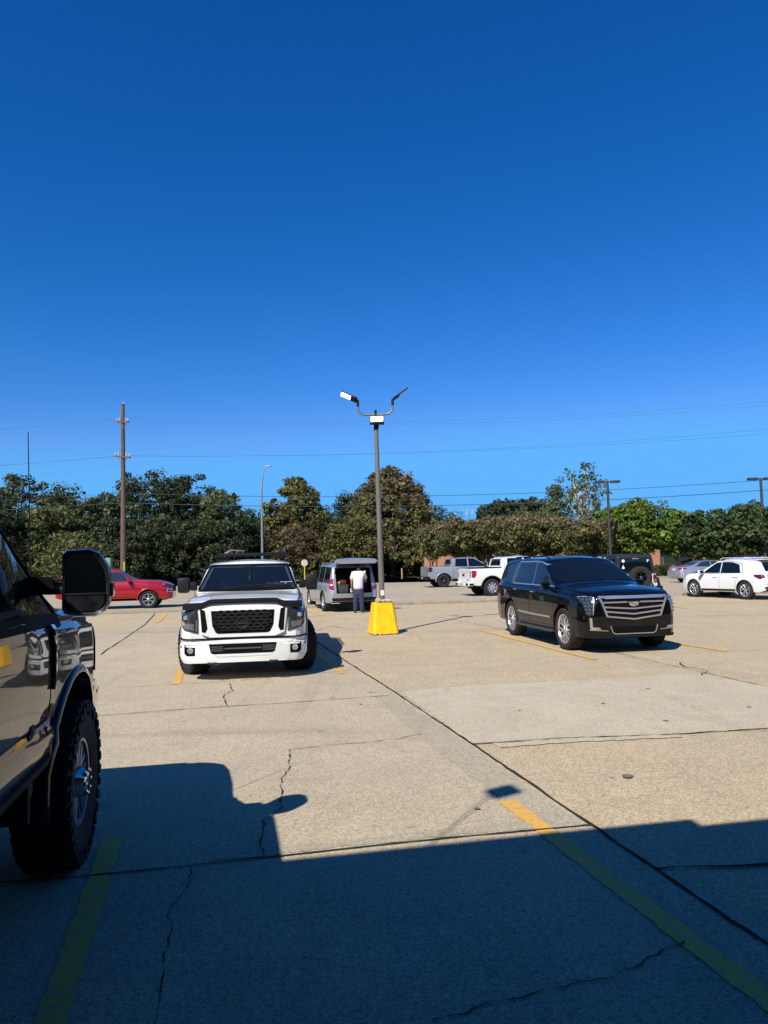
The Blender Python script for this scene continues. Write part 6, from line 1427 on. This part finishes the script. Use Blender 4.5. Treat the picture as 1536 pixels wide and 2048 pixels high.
# ------------------------------------------------------------------ the person at the tailgate
def skin_body(name, nodes, edges, m, parent, sub=2):
    me = bpy.data.meshes.new(name); me.from_pydata([n_[0] for n_ in nodes], edges, []); o = bpy.data.objects.new(name, me); COL.objects.link(o)
    md = o.modifiers.new('s', 'SKIN'); md.use_smooth_shade = True
    for v, n_ in zip(me.skin_vertices[0].data, nodes): v.radius = n_[1]; v.use_root = False
    me.skin_vertices[0].data[0].use_root = True
    sb = o.modifiers.new('u', 'SUBSURF'); sb.levels = sub; sb.render_levels = sub
    dg = bpy.context.evaluated_depsgraph_get(); dg.update(); me2 = bpy.data.meshes.new_from_object(o.evaluated_get(dg)); o.modifiers.clear(); o.data = me2; bpy.data.meshes.remove(me)
    me2.name = name; me2.materials.clear(); me2.materials.append(m); me2.polygons.foreach_set('use_smooth', [True] * len(me2.polygons)); o.parent = parent; o.name = name
    return o
def person():
    p = thing('person', 'person in white T-shirt and navy trousers seen from behind, leaning into the open tailgate', 'person', (-.98, 26.05, 0)); p.scale = (.98, .98, .98)
    skin = mat('tanned_skin', (.42, .22, .14), .55); 
    # +y is away from the camera; feet at z 0, body leans forward from the hips
    n = [((0, 0, .93), (.13, .10)), ((0, .04, 1.12), (.12, .09)), ((0, .13, 1.33), (.15, .10)), ((0, .21, 1.45), (.09, .08)), ((0, .27, 1.52), (.052, .052)), ((0, .34, 1.60), (.085, .095)), ((0, .37, 1.67), (.075, .09)),
         ((-.19, .19, 1.41), (.062, .06)), ((-.245, .16, 1.14), (.046, .046)), ((-.25, .25, .93), (.036, .034)), ((-.245, .29, .86), (.030, .018)),
         ((.19, .20, 1.41), (.062, .06)), ((.27, .30, 1.20), (.046, .046)), ((.24, .52, 1.12), (.034, .034)), ((.23, .60, 1.11), (.03, .018)),
         ((-.10, .0, .86), (.095, .10)), ((-.115, -.01, .48), (.062, .066)), ((-.12, .02, .10), (.042, .045)), ((-.125, .02, .05), (.04, .04)),
         ((.10, .0, .86), (.095, .10)), ((.115, -.01, .48), (.062, .066)), ((.12, .02, .10), (.042, .045)), ((.125, .02, .05), (.04, .04))]
    e = [(0, 1), (1, 2), (2, 3), (3, 4), (4, 5), (5, 6), (2, 7), (7, 8), (8, 9), (9, 10), (2, 11), (11, 12), (12, 13), (13, 14), (0, 15), (15, 16), (16, 17), (17, 18), (0, 19), (19, 20), (20, 21), (21, 22)]
    # fingers, curled, on each hand
    for hi, (hx, hy, hz), fd in ((10, (-.245, .29, .86), Vector((0, .25, -1))), (14, (.23, .60, 1.11), Vector((0, 1, -.3)))):
        fd.normalize()
        for k in range(4):
            off = Vector(((k - 1.5) * .018, 0, 0)); L_ = (.030, .036, .034, .026)[k]; b0 = Vector((hx, hy, hz)) + off + fd * .03
            i = len(n); n += [(tuple(b0), (.009, .009)), (tuple(b0 + fd * L_), (.0085, .0085)), (tuple(b0 + fd * L_ * 1.5 + Vector((0, .018, -.012))), (.007, .007))]; e += [(hi, i), (i, i + 1), (i + 1, i + 2)]
        i = len(n); b0 = Vector((hx, hy, hz)) + Vector((.030 if hx < 0 else -.030, .01, 0)); n += [(tuple(b0), (.010, .010)), (tuple(b0 + fd * .035 + Vector((.012 if hx < 0 else -.012, 0, 0))), (.009, .009))]; e += [(hi, i), (i, i + 1)]
    skin_body('body', n, e, skin, p)
    sh = mat('white_cotton_shirt', (.56, .54, .52), .85, var=.06, vs=9, bump=.5, bs=14)
    t = [((0, -.01, .80), (.21, .17)), ((0, -.0, .96), (.20, .16)), ((0, .05, 1.13), (.20, .16)), ((0, .13, 1.34), (.22, .16)), ((0, .20, 1.47), (.12, .10)), ((-.20, .19, 1.43), (.095, .09)), ((-.245, .165, 1.17), (.085, .085)), ((.20, .20, 1.43), (.095, .09)), ((.265, .28, 1.20), (.085, .085))]
    skin_body('t_shirt', t, [(0, 1), (1, 2), (2, 3), (3, 4), (3, 5), (5, 6), (3, 7), (7, 8)], sh, p)
    nv = mat('navy_work_trousers', (.022, .03, .062), .85, var=.15, vs=8, bump=.5, bs=12)
    t = [((0, .02, 1.04), (.19, .15)), ((0, 0, .86), (.17, .14)), ((-.105, -.01, .66), (.105, .11)), ((-.115, -.01, .40), (.088, .092)), ((-.12, .01, .13), (.082, .085)), ((-.12, .01, .07), (.078, .08)), ((.105, -.01, .66), (.105, .11)), ((.115, -.01, .40), (.088, .092)), ((.12, .01, .13), (.082, .085)), ((.12, .01, .07), (.078, .08))]
    skin_body('trousers', t, [(0, 1), (1, 2), (2, 3), (3, 4), (4, 5), (1, 6), (6, 7), (7, 8), (8, 9)], nv, p)
    bt = mat('black_leather_boot', (.012, .011, .010), .5)
    for s in (-1, 1):
        bm = bmesh.new(); box(bm, (s * .13, .05, .045), (.10, .28, .08), bev=.03); box(bm, (s * .13, .0, .10), (.095, .12, .08), bev=.03); B('boot', bm, bt, p)
    bm = bmesh.new(); bmesh.ops.create_icosphere(bm, subdivisions=3, radius=.105)
    for v in bm.verts: v.co = Vector((v.co.x * .88, v.co.y * 1.02, v.co.z)) + Vector((0, .355, 1.665))
    bmesh.ops.delete(bm, geom=[v for v in bm.verts if v.co.z < 1.60 and v.co.y > .36], context='VERTS')
    B('hair', bm, mat('dark_hair', (.015, .011, .009), .8), p)
    bm = bmesh.new(); box(bm, (0, .195 - .115, 1.36), (.05, .004, .10)); box(bm, (0, .075, 1.28), (.17, .004, .018)); 
    g_ = B('shirt_print', bm, mat('grey_print', (.16, .15, .17), .8), p, smooth=False); g_.location = (0, -.055, -.01); g_.rotation_euler = (R(-14), 0, 0)
    return p
person()
bm = bmesh.new(); lathe_z(bm, [(0, .05), (.12, .055), (.125, .05), (.02, .045)], (0, 0, 0), 14)
jug = B('white_container', bm, mat('white_plastic', (.7, .7, .68), .5)); jug.location = (-1.235, 26.44, .72); tag(jug, "small white container held in the person's left hand", 'container')

# ------------------------------------------------------------------ vehicles
build_titan(); build_escalade(); near_truck()
red_suv(); pil = silver_pilot()
rear_pickup('pickup_truck', 'pale grey pickup truck with smoked taillights in the far lot', (5.5, 49.6, 0), 78, M_grey, .04, True)
rear_pickup('pickup_truck', 'white pickup truck with black bed cover behind the black SUV', (6.8, 36.9, 0), 77, M_white, 0, False)
jeep(); white_crossover()
sedan('silver_sedan', 'silver sedan parked beyond the off-road vehicle in front of the hedge', (21.1, 47.6, 0), 80, M_sedan)
sedan('dark_car', 'dark blue car almost hidden behind the white crossover roof', (24.4, 44.0, 0), 78, M_navy, h=.25)
sedan('dark_car', 'dark maroon car behind the hood end of the white crossover', (24.9, 49.8, 0), 78, M_maroon, h=.25)
# cargo in the silver SUV
def in_pilot(x, y, z): return pil.matrix_basis @ Vector((x, y, z))
pm = Matrix.Translation(pil.location) @ pil.rotation_euler.to_matrix().to_4x4()
def cargo(name, lab, cat, c, s, m, bev=.02):
    bm = bmesh.new(); box(bm, (0, 0, 0), s, bev=bev); box(bm, (0, 0, s[2] / 2 - .01), (s[0] * 1.04, s[1] * 1.04, .035), bev=.008)
    o = B(name, bm, m); o.matrix_world = pm @ Matrix.Translation(c); tag(o, lab, cat, 'cargo inside the silver SUV')
cargo('storage_crate', 'dark grey storage crate at the left of the open boot', 'crate', (-2.0, .40, .86), (.42, .44, .30), mat('dark_grey_crate', (.05, .052, .055), .6))
cargo('tool_bag', 'red tool bag on top of the dark grey crate', 'bag', (-1.95, .33, 1.10), (.28, .24, .14), mat('red_fabric', (.14, .012, .012), .8), .04)
cargo('safety_vest', 'folded bright yellow green bundle beside the red bag', 'bundle', (-2.05, .53, 1.07), (.20, .14, .10), mat('hi_vis_yellow', (.36, .40, .05), .8), .04)
cargo('black_box', 'black box at the right of the open boot', 'box', (-1.95, -.42, .92), (.40, .38, .42), M_plastic)
